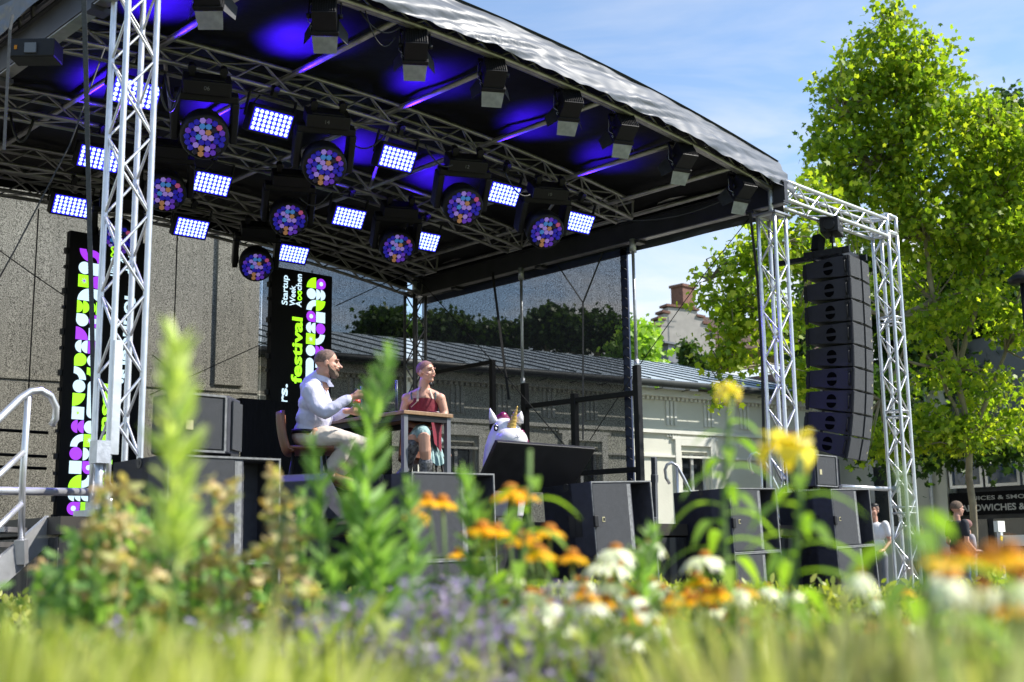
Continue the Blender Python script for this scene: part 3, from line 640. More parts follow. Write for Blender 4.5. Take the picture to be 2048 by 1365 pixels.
# ---- screens
YL = 5.73; SZ0 = DZ + .18
KSTAR = []
def screen(x0, canon, label):
    """canon True: artwork as on the right screen; False: the same turned by 180 degrees"""
    t = thing('led_screen', label, 'video screen', (x0 + .5, YL, SZ0))
    W_, H_ = 1.0, 3.5
    world_part(MB().box((x0 + .5, YL + .055, SZ0 + H_ / 2), (W_, .10, H_)), 'cabinet', M['scr_k'], t, bevel=.004)
    mb = MB(); side = x0 - .02
    for k in range(7):
        mb.box((x0 - .02, YL + .06, SZ0 + .25 + k * .5), (.038, .05, .07)); mb.box((x0 - .02, YL + .06, SZ0 + .05 + k * .5), (.03, .04, .04))
    world_part(mb, 'latch', M['black'], t)
    mb = MB(); mb.box((x0 + .5, YL + .1, (DZ + SZ0) / 2), (1.0, .5, SZ0 - DZ - .004)); world_part(mb, 'base', M['black'], t)
    def P(s, q, o=.0):
        if not canon: s, q = W_ - s, H_ - q
        return V(x0 + s, YL - .001 - o, SZ0 + H_ - q)
    bufs = {'w': MB(), 'g': MB(), 'p': MB(), 'k': MB()}
    def shape(c, pts, o=.003): bufs[c].prism([P(a, b, o) for a, b in pts], V(0, .002, 0))
    def arcp(cx, cy, r, a0, a1, n=14): return [(cx + r * math.cos(math.radians(a0 + (a1 - a0) * i / n)), cy + r * math.sin(math.radians(a0 + (a1 - a0) * i / n))) for i in range(n + 1)]
    T = .162; cA, cB = .56, .722; t0 = .06
    def tile(kind, col, cx, r, rot=0, c2='w'):
        x = cx; y = t0 + r * T; h = T * .96; cxm, cym = x + T / 2, y + T / 2
        if kind == 'circle': shape(col, arcp(cxm, cym, h / 2, 0, 352, 24))
        elif kind == 'square': shape(col, [(x + .003, y + .003), (x + h, y + .003), (x + h, y + h), (x + .003, y + h)])
        elif kind == 'quarter':
            cc = [(x, y), (x + h, y), (x + h, y + h), (x, y + h)][rot]; a0 = [0, 90, 180, 270][rot]; shape(col, [cc] + arcp(cc[0], cc[1], h, a0, a0 + 90))
        elif kind == 'arc':
            cc = [(x, y), (x + h, y), (x + h, y + h), (x, y + h)][rot]; a0 = [0, 90, 180, 270][rot]; shape(col, arcp(cc[0], cc[1], h, a0, a0 + 90) + arcp(cc[0], cc[1], h * .45, a0 + 90, a0))
        elif kind == 'halves':
            for ox in (0, h / 2): shape(col, arcp(x + ox, cym, h / 2, -90, 90) if rot == 0 else arcp(x + h / 2 + ox, cym, h / 2, 90, 270))
        elif kind == 'drop':
            cor = [(x, y), (x + h, y), (x + h, y + h), (x, y + h)][rot]; a0 = [-90, 0, 90, 180][rot]; shape(col, [cor] + arcp(cxm, cym, h / 2, a0, a0 + 270, 22))
            if c2: shape(c2, arcp(cxm, cym, h * .2, 0, 345, 16), .0055)
        elif kind == 'star':
            shape(col, [(x + .003, y + .003), (x + h, y + .003), (x + h, y + h), (x + .003, y + h)])
            sp = []
            for k in range(16): rr = h * (.27 if k % 2 == 0 else .06); sp.append((cxm + rr * math.cos(k * PI / 8), cym + rr * math.sin(k * PI / 8)))
            shape(c2, sp, .0055)
    Bc = [('drop', 'p', 3, 'w'), ('halves', 'w', 0), ('quarter', 'g', 0), ('square', 'w'), ('circle', 'p'), ('arc', 'w', 0), ('halves', 'p', 0), ('star', 'w', 0, 'g'), ('quarter', 'g', 2), ('circle', 'w'),
          ('arc', 'w', 1), ('drop', 'g', 1, None), ('halves', 'w', 0), ('quarter', 'p', 1), ('drop', 'w', 2, None), ('halves', 'g', 1), ('quarter', 'w', 0), ('star', 'g', 0, 'p'), ('circle', 'w'), ('arc', 'p', 3)]
    Ac = [('quarter', 'g', 2), ('circle', 'w'), ('arc', 'w', 2), ('drop', 'p', 2, 'w'), ('halves', 'w', 1), ('star', 'g', 0, 'w'), ('circle', 'w')] 
    for i, q in enumerate(Bc): tile(q[0], q[1], cB, i, q[2] if len(q) > 2 else 0, q[3] if len(q) > 3 else 'w')
    for i, q in enumerate(Ac): tile(q[0], q[1], cA, i, q[2] if len(q) > 2 else 0, q[3] if len(q) > 3 else 'w')
    ty = t0 + 7 * T; shape('w', arcp(cA + .07, ty + .09, .065, 180, 360, 12) + arcp(cA + .07, ty + .42, .065, 0, 180, 12))
    for i, q in enumerate([('arc', 'g', 1), ('circle', 'w'), ('quarter', 'p', 2), ('square', 'w'), ('drop', 'p', 0, 'w'), ('halves', 'g', 1), ('quarter', 'w', 3), ('circle', 'p'), ('square', 'w'), ('arc', 'p', 1)]):
        tile(q[0], q[1], cA, i + 10, q[2] if len(q) > 2 else 0, q[3] if len(q) > 3 else 'w')
    for c, nm in (('w', 'pale_pattern'), ('g', 'green_pattern'), ('p', 'purple_pattern')):
        world_part(bufs[c], nm, M['scr_' + c], t)
    up = -1 if canon else 1          # writing runs up the right screen, down the left one
    rdir = V(0, 0, 1) if canon else V(0, 0, -1); udir = V(-1, 0, 0) if canon else V(1, 0, 0)
    def txt(body, c, s_base, q_start, length, height, bold=.012, o=.004):
        # s_base: baseline, q_start: where the text begins (larger q = lower on the right screen)
        text_mesh(body, M['scr_' + c], P(s_base, q_start, o), rdir, udir, w=length, h=height, th=.002, parent=t, bold=bold)
    tx = .02 if canon else 2.98
    txt('Startup', 'w', .275, tx + .50, .42, .125, .02); txt('Week', 'w', .375, tx + .50, .29, .095, .02); txt('A', 'w', .475, tx + .50, .085, .095, .02); txt('chen', 'w', .475, tx + .265, .235, .095, .02)
    inf = MB()
    a_ = [P(.445 + .028 * math.sin(2 * w_), tx + .335 + .062 * math.cos(w_), .004) for w_ in [i * 2 * PI / 28 for i in range(29)]]
    inf.tube(a_, .009, 5); world_part(inf, 'infinity_sign', M['scr_g'], t)
    if canon: txt('festival', 'g', .50, 1.60, .93, .175, .03); txt('founders.', 'w', .275, 2.72, 1.1, .14, .03); txt('en', 'k', cA + .10, ty + .40, .13, .05, .02, .007)
    else: txt('founders.', 'w', .275, 2.80, 1.12, .15, .03); txt('festival', 'g', .50, 1.68, 1.0, .16, .03); txt('of', 'g', .50, .60, .2, .14, .03)
    return t
screen(2.05, False, 'tall black video screen with colourful shapes partly hidden by the near left tower')
screen(4.92, True, 'tall black video screen with green lettering behind the seated man')
# ================================================================== STAGE LIGHTS
ORD = ['first', 'second', 'third', 'fourth', 'fifth', 'sixth', 'seventh', 'eighth', 'ninth']
def frame_to(d, up=Z):          # local -Y looks along d, local Z stays up
    d = Vector(d).normalized(); y = -d; x = y.cross(up).normalized(); z = x.cross(y); return Matrix((x, y, z)).transposed()
cellm = [emis('lens_deep_blue', (.015, .012, .28), .5), emis('lens_violet', (.09, .03, .36), .5), emis('lens_dark', (.012, .012, .03), .3), emis('lens_lilac', (.24, .16, .50), .5), emis('lens_pink', (.42, .08, .18), .4), emis('lens_amber', (.34, .17, .07), .4), emis('lens_cyan', (.04, .16, .42), .5)]
def led_panel_proto():
    t = bpy.data.objects.new('led_panel_light', None); COL.objects.link(t)
    a = MB(); a.box((0, 0, .0), (.52, .12, .30)); a.box((0, .09, 0), (.44, .08, .24))
    for k in range(9): a.box((-.2 + k * .05, .14, 0), (.012, .03, .22))
    a.build('housing', M['black'], t, bevel=.01)
    b = MB(); b.box((0, -.062, 0), (.47, .006, .25)); b.build('backplate', M['blue_light'], t)
    c = MB()
    for i in range(8):
        for j in range(5): c.disc((-.203 + i * .058, -.068, -.096 + j * .048), (0, -1, 0), .0208, 12, .006)
    c.build('led_lens', M['led'], t)
    y = MB()
    for s_ in (-1, 1): y.bar((s_ * .285, .03, 0), (s_ * .285, .06, .26), .012, .04)
    y.bar((-.29, .06, .265), (.29, .06, .265), .04, .012); y.build('yoke', M['black'], t)
    k = MB(); k.box((0, .06, .30), (.06, .06, .07)).tube([(0, .02, .35), (0, .12, .35)], .035, 8); k.build('clamp', M['black'], t)
    return t
def moving_head_proto():
    t = bpy.data.objects.new('moving_head_light', None); COL.objects.link(t)
    h = MB(); R = [(-.19, .02), (-.185, .185), (-.16, .205), (-.08, .205), (.03, .19), (.12, .15), (.20, .10), (.215, .02)]
    rr = [[(r * math.cos(2 * PI * k / 24), y, r * math.sin(2 * PI * k / 24)) for k in range(24)] for y, r in R]; h.rings(rr); h.build('head', M['blackp'], t)
    ln = MB(); pts = [(0, 0)]; radii = [.045, .09, .138, .182]
    cnts = [0, 6, 12, 18]; idx = 0; rnd = random.Random(11); cl = [(0, 0, .028)]
    for q, (r, n) in enumerate(((.052, 6), (.100, 12), (.148, 18), )):
        for k in range(n): a = 2 * PI * (k + .5 * q) / n; cl.append((r * math.cos(a), r * math.sin(a), .0275))
    for (x, z, r) in cl:
        ln.cur = rnd.choice([0] * 7 + [1] * 4 + [2] * 3 + [3] * 3 + [4, 5, 6]); n = 6; rot = rnd.random()
        o = [(x + r * math.cos(rot + 2 * PI * i / n), -.192, z + r * math.sin(rot + 2 * PI * i / n)) for i in range(n)]
        i_ = [(x + r * .7 * math.cos(rot + 2 * PI * i / n), -.205, z + r * .7 * math.sin(rot + 2 * PI * i / n)) for i in range(n)]
        ln.rings([o, i_], False)
    ln.build('lens', cellm, t)
    y = MB()
    for s_ in (-1, 1): y.box((s_ * .245, .03, .10), (.065, .21, .36)); y.tube([(s_ * .275, .02, 0), (s_ * .2, .02, 0)], .06, 12)
    y.box((0, .02, .30), (.54, .15, .07)); y.build('yoke', M['blackp'], t, bevel=.015)
    b = MB(); b.box((0, .02, .40), (.40, .26, .12)); b.box((0, .02, .46), (.3, .2, .02)); b.build('base', M['blackp'], t, bevel=.015)
    c = MB()
    for s_ in (-1, 1): c.box((s_ * .13, .02, .49), (.05, .06, .06)); c.tube([(s_ * .13, -.03, .53), (s_ * .13, .07, .53)], .035, 8)
    c.build('clamp', M['black'], t)
    return t
lp, mh = led_panel_proto(), moving_head_proto()
first = {'p': True, 'm': True}
def place_light(kind, px, py, Y, label, look):
    pos = onY(px, py, Y); src = lp if kind == 'p' else mh
    o = src if first[kind] else copy_tree(src); first[kind] = False
    o.location = pos; o.rotation_euler = frame_to(look).to_euler(); o.scale = (.93,) * 3 if kind == 'p' else (1.13,) * 3
    tag(o, label, 'stage light', 'LED panel lights under the roof' if kind == 'p' else 'moving heads under the roof')
    return o, pos
rows = [(1.82, [('p', 268, 185), ('m', 408, 262), ('p', 538, 243), ('m', 645, 322), ('p', 790, 315), ('m', 920, 402), ('p', 1003, 386), ('m', 1083, 452), ('p', 1153, 443)], 'front'),
        (3.92, [('p', 195, 315), ('m', 330, 375), ('p', 420, 365), ('m', 575, 428), ('p', 694, 433), ('m', 790, 485), ('p', 845, 480)], 'middle'),
        (5.82, [('p', 140, 410), ('m', 235, 468), ('p', 380, 454), ('m', 511, 522), ('p', 583, 506)], 'rear')]
glow = []
for Y, lst, rn in rows:
    c = {'p': 0, 'm': 0}
    for kind, px, py in lst:
        look = (-.04, -.83, -.50) if kind == 'p' else (-.34, -.70, -.58)
        if kind == 'p': lab = 'glowing LED panel light, %s from the left of its kind in the %s row' % (ORD[c[kind]], rn)
        else: lab = 'round many-lensed moving head, %s from the left of its kind in the %s row' % (ORD[c[kind]], rn)
        c[kind] += 1
        o, pos = place_light(kind, px, py, Y, lab, look)
        if kind == 'p': glow.append(pos)
for o_, tx_ in zip([o for o in S.objects if o.name.startswith('moving_head_light') and not o.parent], ('06', '14', '12', '10')):
    bpy.context.view_layer.update(); Mw = o_.matrix_world
    tt = text_mesh(tx_, M['edge'], (-.03, -.112, .385), (1, 0, 0), (0, 0, 1), h=.035, th=.002, name='number'); tt.parent = o_
# the blue light those fixtures throw up on the lining and down on the deck
def spot(loc, d, e, col, size, blend=.8, rad=.12):
    l = bpy.data.lights.new('fixture_beam', 'SPOT'); l.energy = e; l.color = col; l.spot_size = math.radians(size); l.spot_blend = blend; l.shadow_soft_size = rad
    o = bpy.data.objects.new('fixture_beam', l); COL.objects.link(o); o.location = loc; o.rotation_mode = 'QUATERNION'; o.rotation_quaternion = (-Vector(d)).to_track_quat('Z', 'Y'); return o
for i, p in enumerate(glow):
    if i in (0, 1, 2, 3, 4): spot(p + V(.0, -.25, .1), (.0, -.45, .8), (420, 380, 260, 190, 130)[i], (.045, .006, 1), 78)
    if i in (5, 6, 7, 8): spot(p + V(-.1, -.2, .1), (-.1, -.4, .9), 210, (.05, .008, 1), 80)
for p_, d_ in (((1.6, 3.6, 5.1), (.55, -2.9, -2.6)), ((3.0, 3.7, 5.1), (.4, -2.8, -2.6))): spot(p_, d_, 260, (.10, .05, 1), 50)
spot((6.5, 1.6, 5.0), (1.98, -1.6, -1.9), 120, (.10, .04, 1), 38)
spot((1.2, 1.6, 5.1), (-1.2, -1.6, -.8), 120, (.10, .04, 1), 70)
for p in ((2.2, 1.5, 5.0), (4.6, 1.5, 5.0), (3.2, 3.7, 5.0), (6.4, 1.6, 5.0)): spot(p, (-.15, -.35, -.9), 42, (.12, .08, 1), 100)

# ---- barn door lamps on the front arch
def barndoor_proto():
    t = bpy.data.objects.new('barndoor_light', None); COL.objects.link(t)
    b = MB(); b.box((0, .12, 0), (.30, .30, .30)); b.box((0, -.04, 0), (.34, .06, .34))
    for k in range(10): b.box((-.135 + k * .03, .12, .157), (.010, .26, .016)); b.box((-.135 + k * .03, .277, 0), (.010, .016, .26))
    b.build('housing', M['blackp'], t, bevel=.012)
    d = MB(); d.disc((0, -.072, 0), (0, -1, 0), .13, 20, .01); d.build('lens', M['glass'], t)
    def flap(c0_, c1_, w0, w1, horiz):
        f = MB(); a, b_ = Vector(c0_), Vector(c1_); e = V(1, 0, 0) if horiz else V(0, 0, 1); n_ = (b_ - a).cross(e).normalized() * .004
        f.prism([a - e * w0, a + e * w0, b_ + e * w1, b_ - e * w1], n_); f.build('barn_door', M['flap'], t)
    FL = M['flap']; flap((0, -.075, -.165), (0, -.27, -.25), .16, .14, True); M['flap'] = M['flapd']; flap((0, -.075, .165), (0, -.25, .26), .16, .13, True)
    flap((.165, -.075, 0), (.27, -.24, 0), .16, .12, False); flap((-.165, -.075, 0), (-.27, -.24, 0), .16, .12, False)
    y = MB()
    for s_ in (-1, 1): y.bar((s_ * .195, .10, 0), (s_ * .195, .14, .27), .012, .045); y.tube([(s_ * .165, .1, 0), (s_ * .22, .1, 0)], .03, 10)
    y.bar((-.2, .14, .275), (.2, .14, .275), .045, .012); y.box((0, .14, .31), (.05, .05, .07)); y.build('yoke', M['black'], t)
    w = MB(); w.tube([(.1, .15, .36), (.2, .1, .2), (.21, .0, .03), (.17, .02, -.05)], .004, 5); w.tube([(.17, -.0, -.05), (.185, -.01, -.075), (.17, -.02, -.1), (.155, -.01, -.075), (.17, 0, -.05)], .004, 5); w.build('safety_wire', M['steel'], t)
    return t
bd = barndoor_proto(); names = ['nearest the left tower under', 'second along', 'third along', 'fourth along', 'fifth along', 'sixth along', 'seventh along', 'last before the right tower under']
for i, (px, py) in enumerate(((418, 5), (650, 55), (830, 112), (985, 168), (1135, 222), (1243, 263), (1360, 318), (1478, 375))):
    o = bd if i == 0 else copy_tree(bd); pos = onY(px, py, .10); pos.z = min(pos.z, zr(pos.x) - .33); o.location = pos
    o.rotation_euler = frame_to((.66 - .07 * i, .74, -.50 - .05 * (i % 2))).to_euler(); o.scale = (.72,) * 3; o.location.z += .05
    tag(o, 'black barn door lamp hanging %s the front arch' % names[i], 'stage light', 'barn door lamps along the front arch')
# dimmer box at top left
db = MB(); p = atd(72, 105, 9.6); rot = Matrix((V(.72, -.69, 0), V(.69, .72, 0), Z)).transposed()
o = thing('power_box', 'black power box with small orange sticker hung below the upper left trusses', 'electrical box', p)
world_part(MB().box(p, (.36, .2, .15), rot), 'body', M['blackp'], o, bevel=.01); world_part(MB().box(p + rot @ V(-.12, -.103, 0), (.022, .004, .034), rot), 'sticker', M['cone'], o)
world_part(MB().box(p + rot @ V(0, -.11, -.01), (.09, .02, .08), rot), 'socket', M['greyw'], o)

# ================================================================== SOUND
def sub_cab(w, d, h):
    """cabinet with an open port wing; local origin at the near corner on the base, x along the front, y back"""
    t = bpy.data.objects.new('subwoofer', None); COL.objects.link(t); e = .018
    b = MB(); b.box((w * .33, d / 2, h / 2), (w * .66, d, h - .004)); b.box((w / 2, d / 2 + .12, h / 2), (w, d - .24, h - .004)); b.box((w * .83, .12, e / 2 + .002), (w * .34, .24, e)); b.box((w * .83, .12, h - e / 2 - .002), (w * .34, .24, e)); b.box((w - e / 2, .12, h / 2), (e, .24, h - 2 * e - .006))
    b.build('cabinet', M['cab'], t)
    g = MB(); g.box((w * .29, -.008, h / 2), (w * .56, .014, h - .05)); g.build('grille', M['grille'], t)
    pr = MB(); n = 10; O = [(w * .575, -.012), (w * .60, -.012)] + [(w * .60 + .09 * math.sin(PI / 2 * k / n), -.012 + .12 * (1 - math.cos(PI / 2 * k / n))) for k in range(1, n + 1)] + [(w * .575, .11)]
    pr.prism([(x, y, .03) for x, y in O], (0, 0, h - .06)); pr.build('rounded_port_lip', M['edge'], t)
    r = MB()
    for z in (.008, h - .008): r.box((w / 2, -.001, z), (w, .02, .012))
    for x in (.007, w - .007): r.box((x, -.001, h / 2), (.013, .02, h - .03))
    r.build('edge_trim', M['edge'], t)
    hd = MB()
    for y in (d * .30, d * .43): hd.box((-.002, y, h * .42), (.006, .075, .20))
    hd.build('handle', M['cabl'], t)
    la = MB(); la.box((.012, -.02, h * .46), (.05, .03, .10)); la.build('latch', M['black'], t, bevel=.006)
    bg_ = MB(); bg_.box((.12, -.018, h * .48), (.034, .004, .045)); bg_.build('badge', M['badge'], t)
    k = MB(); k.box((.122, -.022, h * .48), (.018, .003, .028)); k.build('badge_mark', M['black'], t)
    pk = MB(); pk.tube([(-.005, d * .5, h - .03), (.004, d * .5, h - .03)], .035, 12); pk.box((-.006, d * .5, h - .03), (.004, .012, .025)); pk.build('pin', M['cabl'], t)
    return t
protos = {}
subs = [(335, 908, 8.0, 560, 215, 'nearest the stairs'), (822, 943, 9.8, 987, 705, 'below the high table'), (1180, 963, 11.8, 1300, 1085, 'beside the tilted monitor'), (1457, 976, 13.4, 1550, 1335, 'beside the right curved handrail'), (1660, 978, 15.0, 1737, 1555, 'under the small right hand speaker')]
TOPS = []
for i, (px, py, dd, pr_, pl, lab) in enumerate(subs):
    dd *= .93; c = atd(px, py, dd); w = onY(pr_, py + 5, c.y).x - c.x; dp = onX(pl, py + 8, c.x).y - c.y; w = max(.74, min(w, .95)); dp = max(.6, min(dp, .72)); tilt = (.012, .022, .055, .035, .04)[i]
    ry = Matrix.Rotation(-tilt * .75, 3, 'Y') @ Matrix.Rotation(-tilt * .75, 3, 'X'); h = .665; base = c - ry @ V(0, 0, 2 * h + .33)
    key = 0
    for j in range(2):
        o = sub_cab(w, dp, h); o.location = base + ry @ V(0, 0, .33 + j * h); o.rotation_euler = ry.to_euler()
        tag(o, '%s black subwoofer of the pair %s' % (('lower', 'upper')[j], lab), 'speaker', 'subwoofers stacked in pairs before the stage')
    dl = thing('wooden_dolly', 'black dolly under the subwoofers %s' % lab, 'dolly', (base.x, base.y, 0), group='dollies under the subwoofers')
    mb = MB(); mb.box(base + V(w / 2, dp / 2, .25), (w, dp, .14)); world_part(mb, 'board', M['black'], dl)
    for a in (.12, w - .12):
        for b_ in (.12, dp - .12): world_part(MB().box((base.x + a, base.y + b_, .09), (.09, .09, .18)), 'leg', M['black'], dl)
    TOPS.append((c, w, dp, ry))
def top_speaker(c0_, ang, w, d, h, label, wing=True):
    t = thing('full_range_speaker', label, 'speaker', c0_, ang)
    pts = [(0, 0), (w * .62, 0), (w * .70, -.01), (w, .16), (w, d * .6), (w * .8, d), (.1, d), (0, d * .7)]
    MB().prism([(x, y, 0) for x, y in pts], (0, 0, h)).build('cabinet', M['cab'], t, bevel=.012)
    MB().box((w * .31, -.009, h / 2), (w * .56, .014, h - .05)).build('grille', M['grille'], t)
    b_ = V(w * .71, -.004, 0); c_ = V(w * .99, .15, 0); e = (c_ - b_).normalized(); n_ = V(e.y, -e.x, 0)
    MB().prism([b_ + n_ * .006 + V(0, 0, .03), c_ + n_ * .006 + V(0, 0, .03), c_ + n_ * .006 + V(0, 0, h - .03), b_ + n_ * .006 + V(0, 0, h - .03)], n_ * .01).build('side_grille', M['grille'], t)
    r = MB(); r.box((w * .32, -.006, h - .008), (w * .62, .03, .014)); r.box((w * .32, -.006, .008), (w * .62, .03, .014)); r.box((w * .63, -.008, h / 2), (.014, .026, h - .03)); r.build('edge_trim', M['edge'], t)
    MB().box((.10, -.019, h * .45), (.05, .004, .06)).build('badge', M['badge'], t)
    f = MB()
    for x in (.1, w * .8): f.box((x, .05, -.012), (.06, .06, .03))
    f.build('foot', M['cabl'], t)
    return t
c = TOPS[0][0]; q = onY(345, 912, c.y + .12); q.z = c.z + .03
top_speaker(q, -.02, .56, .42, .375, 'dark speaker standing on the nearest subwoofer stack beside the left tower')
c = TOPS[4][0]; q = onY(1632, 980, c.y + .15); q.z = c.z + .035
top_speaker(q, .05, .76, .42, .37, 'dark speaker standing on the rightmost subwoofer stack below the line array')
# wedge monitors on the deck behind the subs
def wedge(p, yaw, label):
    t = thing('wedge_monitor', label, 'monitor speaker', p, yaw)
    MB().prism([(-.3, 0, 0), (-.3, .34, 0), (-.3, .30, .14), (-.3, .08, .36), (-.3, 0, .30)], (.6, 0, 0)).build('cabinet', M['cab'], t, bevel=.01)
    MB().prism([(-.27, .31, .15), (-.27, .10, .355), (-.27, .105, .365), (-.27, .32, .16)], (.54, 0, 0)).build('grille', M['grille'], t)
    MB().box((0, -.003, .17), (.2, .008, .08)).build('handle', M['cabl'], t)
    return t
p = onZ(580, 1040, DZ); wedge((p.x, p.y, DZ), -1.2, 'small grey wedge monitor beside the nearest subwoofer stack')
# ---- tilted big monitor
tm = thing('tilted_monitor', 'large black flat monitor tilted back in front of the inflatable unicorn seen from behind', 'monitor', onY(1085, 960, -.1))
A, B = onY(990, 879, -.30), onY(1187, 897, -.30); D_ = onY(955, 948, -.34)
ex = (B - A); ex.z = 0; ex.normalize(); wd = (B - A).length; dn = V(.05, -.30, -.50).normalized() ; 
A2 = A + V(.0, .30, -.42); up_ = (A - A2).normalized(); nn_ = ex.cross(up_).normalized()
world_part(MB().prism([A, A + ex * wd, A2 + ex * (wd - .08), A2], nn_ * .045), 'casing', M['black'], tm, bevel=.008)
world_part(MB().prism([A + ex * .4 - up_ * .18, A + ex * (wd - .3) - up_ * .18, A2 + ex * (wd - .3) + up_ * .03, A2 + ex * .4 + up_ * .03], -nn_ * .03), 'back_cover', M['blackp'], tm, bevel=.01)
mb = MB()
for k in range(7): q_ = A + ex * (.2 + k * .17) - up_ * .06 - nn_ * .002; mb.box(q_, (.012, .006, .012))
mb.box(A + ex * .62 - up_ * .07 - nn_ * .003, (.09, .004, .02)); mb.box(A2 + ex * .75 + up_ * .05 - nn_ * .032, (.09, .004, .035)); world_part(mb, 'screw', M['edge'], tm)
world_part(MB().bar(A2 + ex * .5 + up_ * .1 - nn_ * .03, A2 + ex * .5 + V(0, .05, -.55), .08, .05).bar(A2 + ex * .25 + V(0, .1, -.42), A2 + ex * (wd - .2) + V(0, .1, -.42), .08, .05), 'stand', M['black'], tm)

# ---- line array and its goal post truss
gp = thing('truss_goal_post', 'aluminium goal post truss carrying the line array right of the stage', 'truss frame', (10.0, 0, 0))
XL = 11.25
mb = MB(); truss(mb, lin((WS + .16, 0, 5.57), (XL - .15, 0, 5.53), .28), Z, .12, .12); world_part(mb, 'beam', M['alu'], gp)
mb = MB(); truss(mb, lin((XL, 0, .1), (XL, 0, 5.46), .285), V(0, 1, 0), .12, .12, brace_off=1)
for z in (1.6, 1.68, 2.9, 2.98, 4.2, 4.28):
    for a, b in (((-1, -1), (1, -1)), ((1, -1), (1, 1)), ((1, 1), (-1, 1)), ((-1, 1), (-1, -1))): mb.tube([(XL + a[0] * .12, a[1] * .12, z), (XL + b[0] * .12, b[1] * .12, z)], .012, 6)
world_part(mb, 'leg', M['alu'], gp)
mb = MB()
for a in (-1, 1):
    for b in (-1, 1): mb.tube([(XL + a * .12, b * .12, 5.46), (XL + a * .12, b * .12, 5.72)], .025, 8)
for b in (-1, 1):
    for z in (5.48, 5.72): mb.tube([(XL - .14, b * .12, z), (XL + .12, b * .12, z)], .025, 8)
for a in (-1, 1):
    for z in (5.48, 5.72): mb.tube([(XL + a * .12, -.12, z), (XL + a * .12, .12, z)], .025, 8)
world_part(mb, 'corner_block', M['alu'], gp)
world_part(MB().box((XL, 0, .04), (.7, .7, .06)), 'base_plate', M['steel'], gp)
tb = onY(1705, 975, .3); tb2 = onY(1790, 979, .1); cbx = thing('cross_tube', 'horizontal silver tube from the right hand subwoofers to the truss leg', 'tube', tb)
world_part(MB().tube([tb - V(.3, 0, 0), tb2], .03, 10), 'tube', M['alu'], cbx); world_part(MB().box(tb2, (.08, .1, .09)), 'clamp', M['steel'], cbx)
hoist = onY(1663, 455, 0); hz_ = hoist.z
ht = thing('chain_hoist', 'black electric chain hoist hanging under the truss beam', 'hoist', hoist)
rz_ = Matrix.Rotation(.37, 3, 'Z')
world_part(MB().box(hoist, (.40, .24, .21), rz_).tube([hoist + rz_ @ V(-.22, 0, -.01), hoist + rz_ @ V(-.16, 0, -.01)], .08, 12).box(hoist + V(0, 0, .11), (.09, .09, .07)), 'motor', M['blackp'], ht, bevel=.012)
world_part(MB().box(hoist + rz_ @ V(.03, -.122, .03), (.16, .004, .03), rz_), 'name_strip', M['edge'], ht)
mb = MB(); z = hz_ + .14
while z < 5.52: mb.tube([(hoist.x, 0, z), (hoist.x, 0, z + .035)], .012 if int(z / .03) % 2 else .008, 6); z += .03
mb.tube([(hoist.x - .05, 0, 5.44), (hoist.x - .05, 0, 5.6), (hoist.x + .05, 0, 5.6), (hoist.x + .05, 0, 5.44)], .014, 6); mb.box((hoist.x, 0, hz_ + .2), (.07, .05, .1))
mb.tube([hoist - V(0, 0, .09), hoist - V(0, 0, .30)], .014, 6); mb.box(hoist - V(0, 0, .17), (.05, .05, .08)); world_part(mb, 'chain', M['cabl'], ht)
world_part(MB().box(hoist + V(-.16, .12, -.24), (.16, .12, .24), Matrix.Rotation(.3, 3, 'Y')), 'chain_bag', M['cloth_black'], ht, bevel=.02)
YAW = .17; at_ = V(hoist.x + .02, -.02, 4.85)
RY = Matrix.Rotation(YAW, 3, 'Z'); CW, CD, CH = .68, .62, .292
bf = thing('array_bumper', 'black flying frame with long rear bar on top of the line array', 'frame', at_)
mb = MB(); c_ = at_ + V(0, 0, .06)
for y in (-.2, .2): mb.box(c_ + RY @ V(0, y, 0), (CW, .05, .10), RY)
for x in (-.3, .3): mb.box(c_ + RY @ V(x, .0, .02), (.05, CD, .08), RY)
mb.box(c_ + RY @ V(0, .35, .05), (.08, 1.05, .06), RY); mb.box(c_ + RY @ V(-.3, .75, -.04), (.06, .06, .3), RY); world_part(mb, 'bar', M['black'], bf)
ANG = [0, 0.5, 1, 1.5, 2.5, 4, 6, 9, 14]
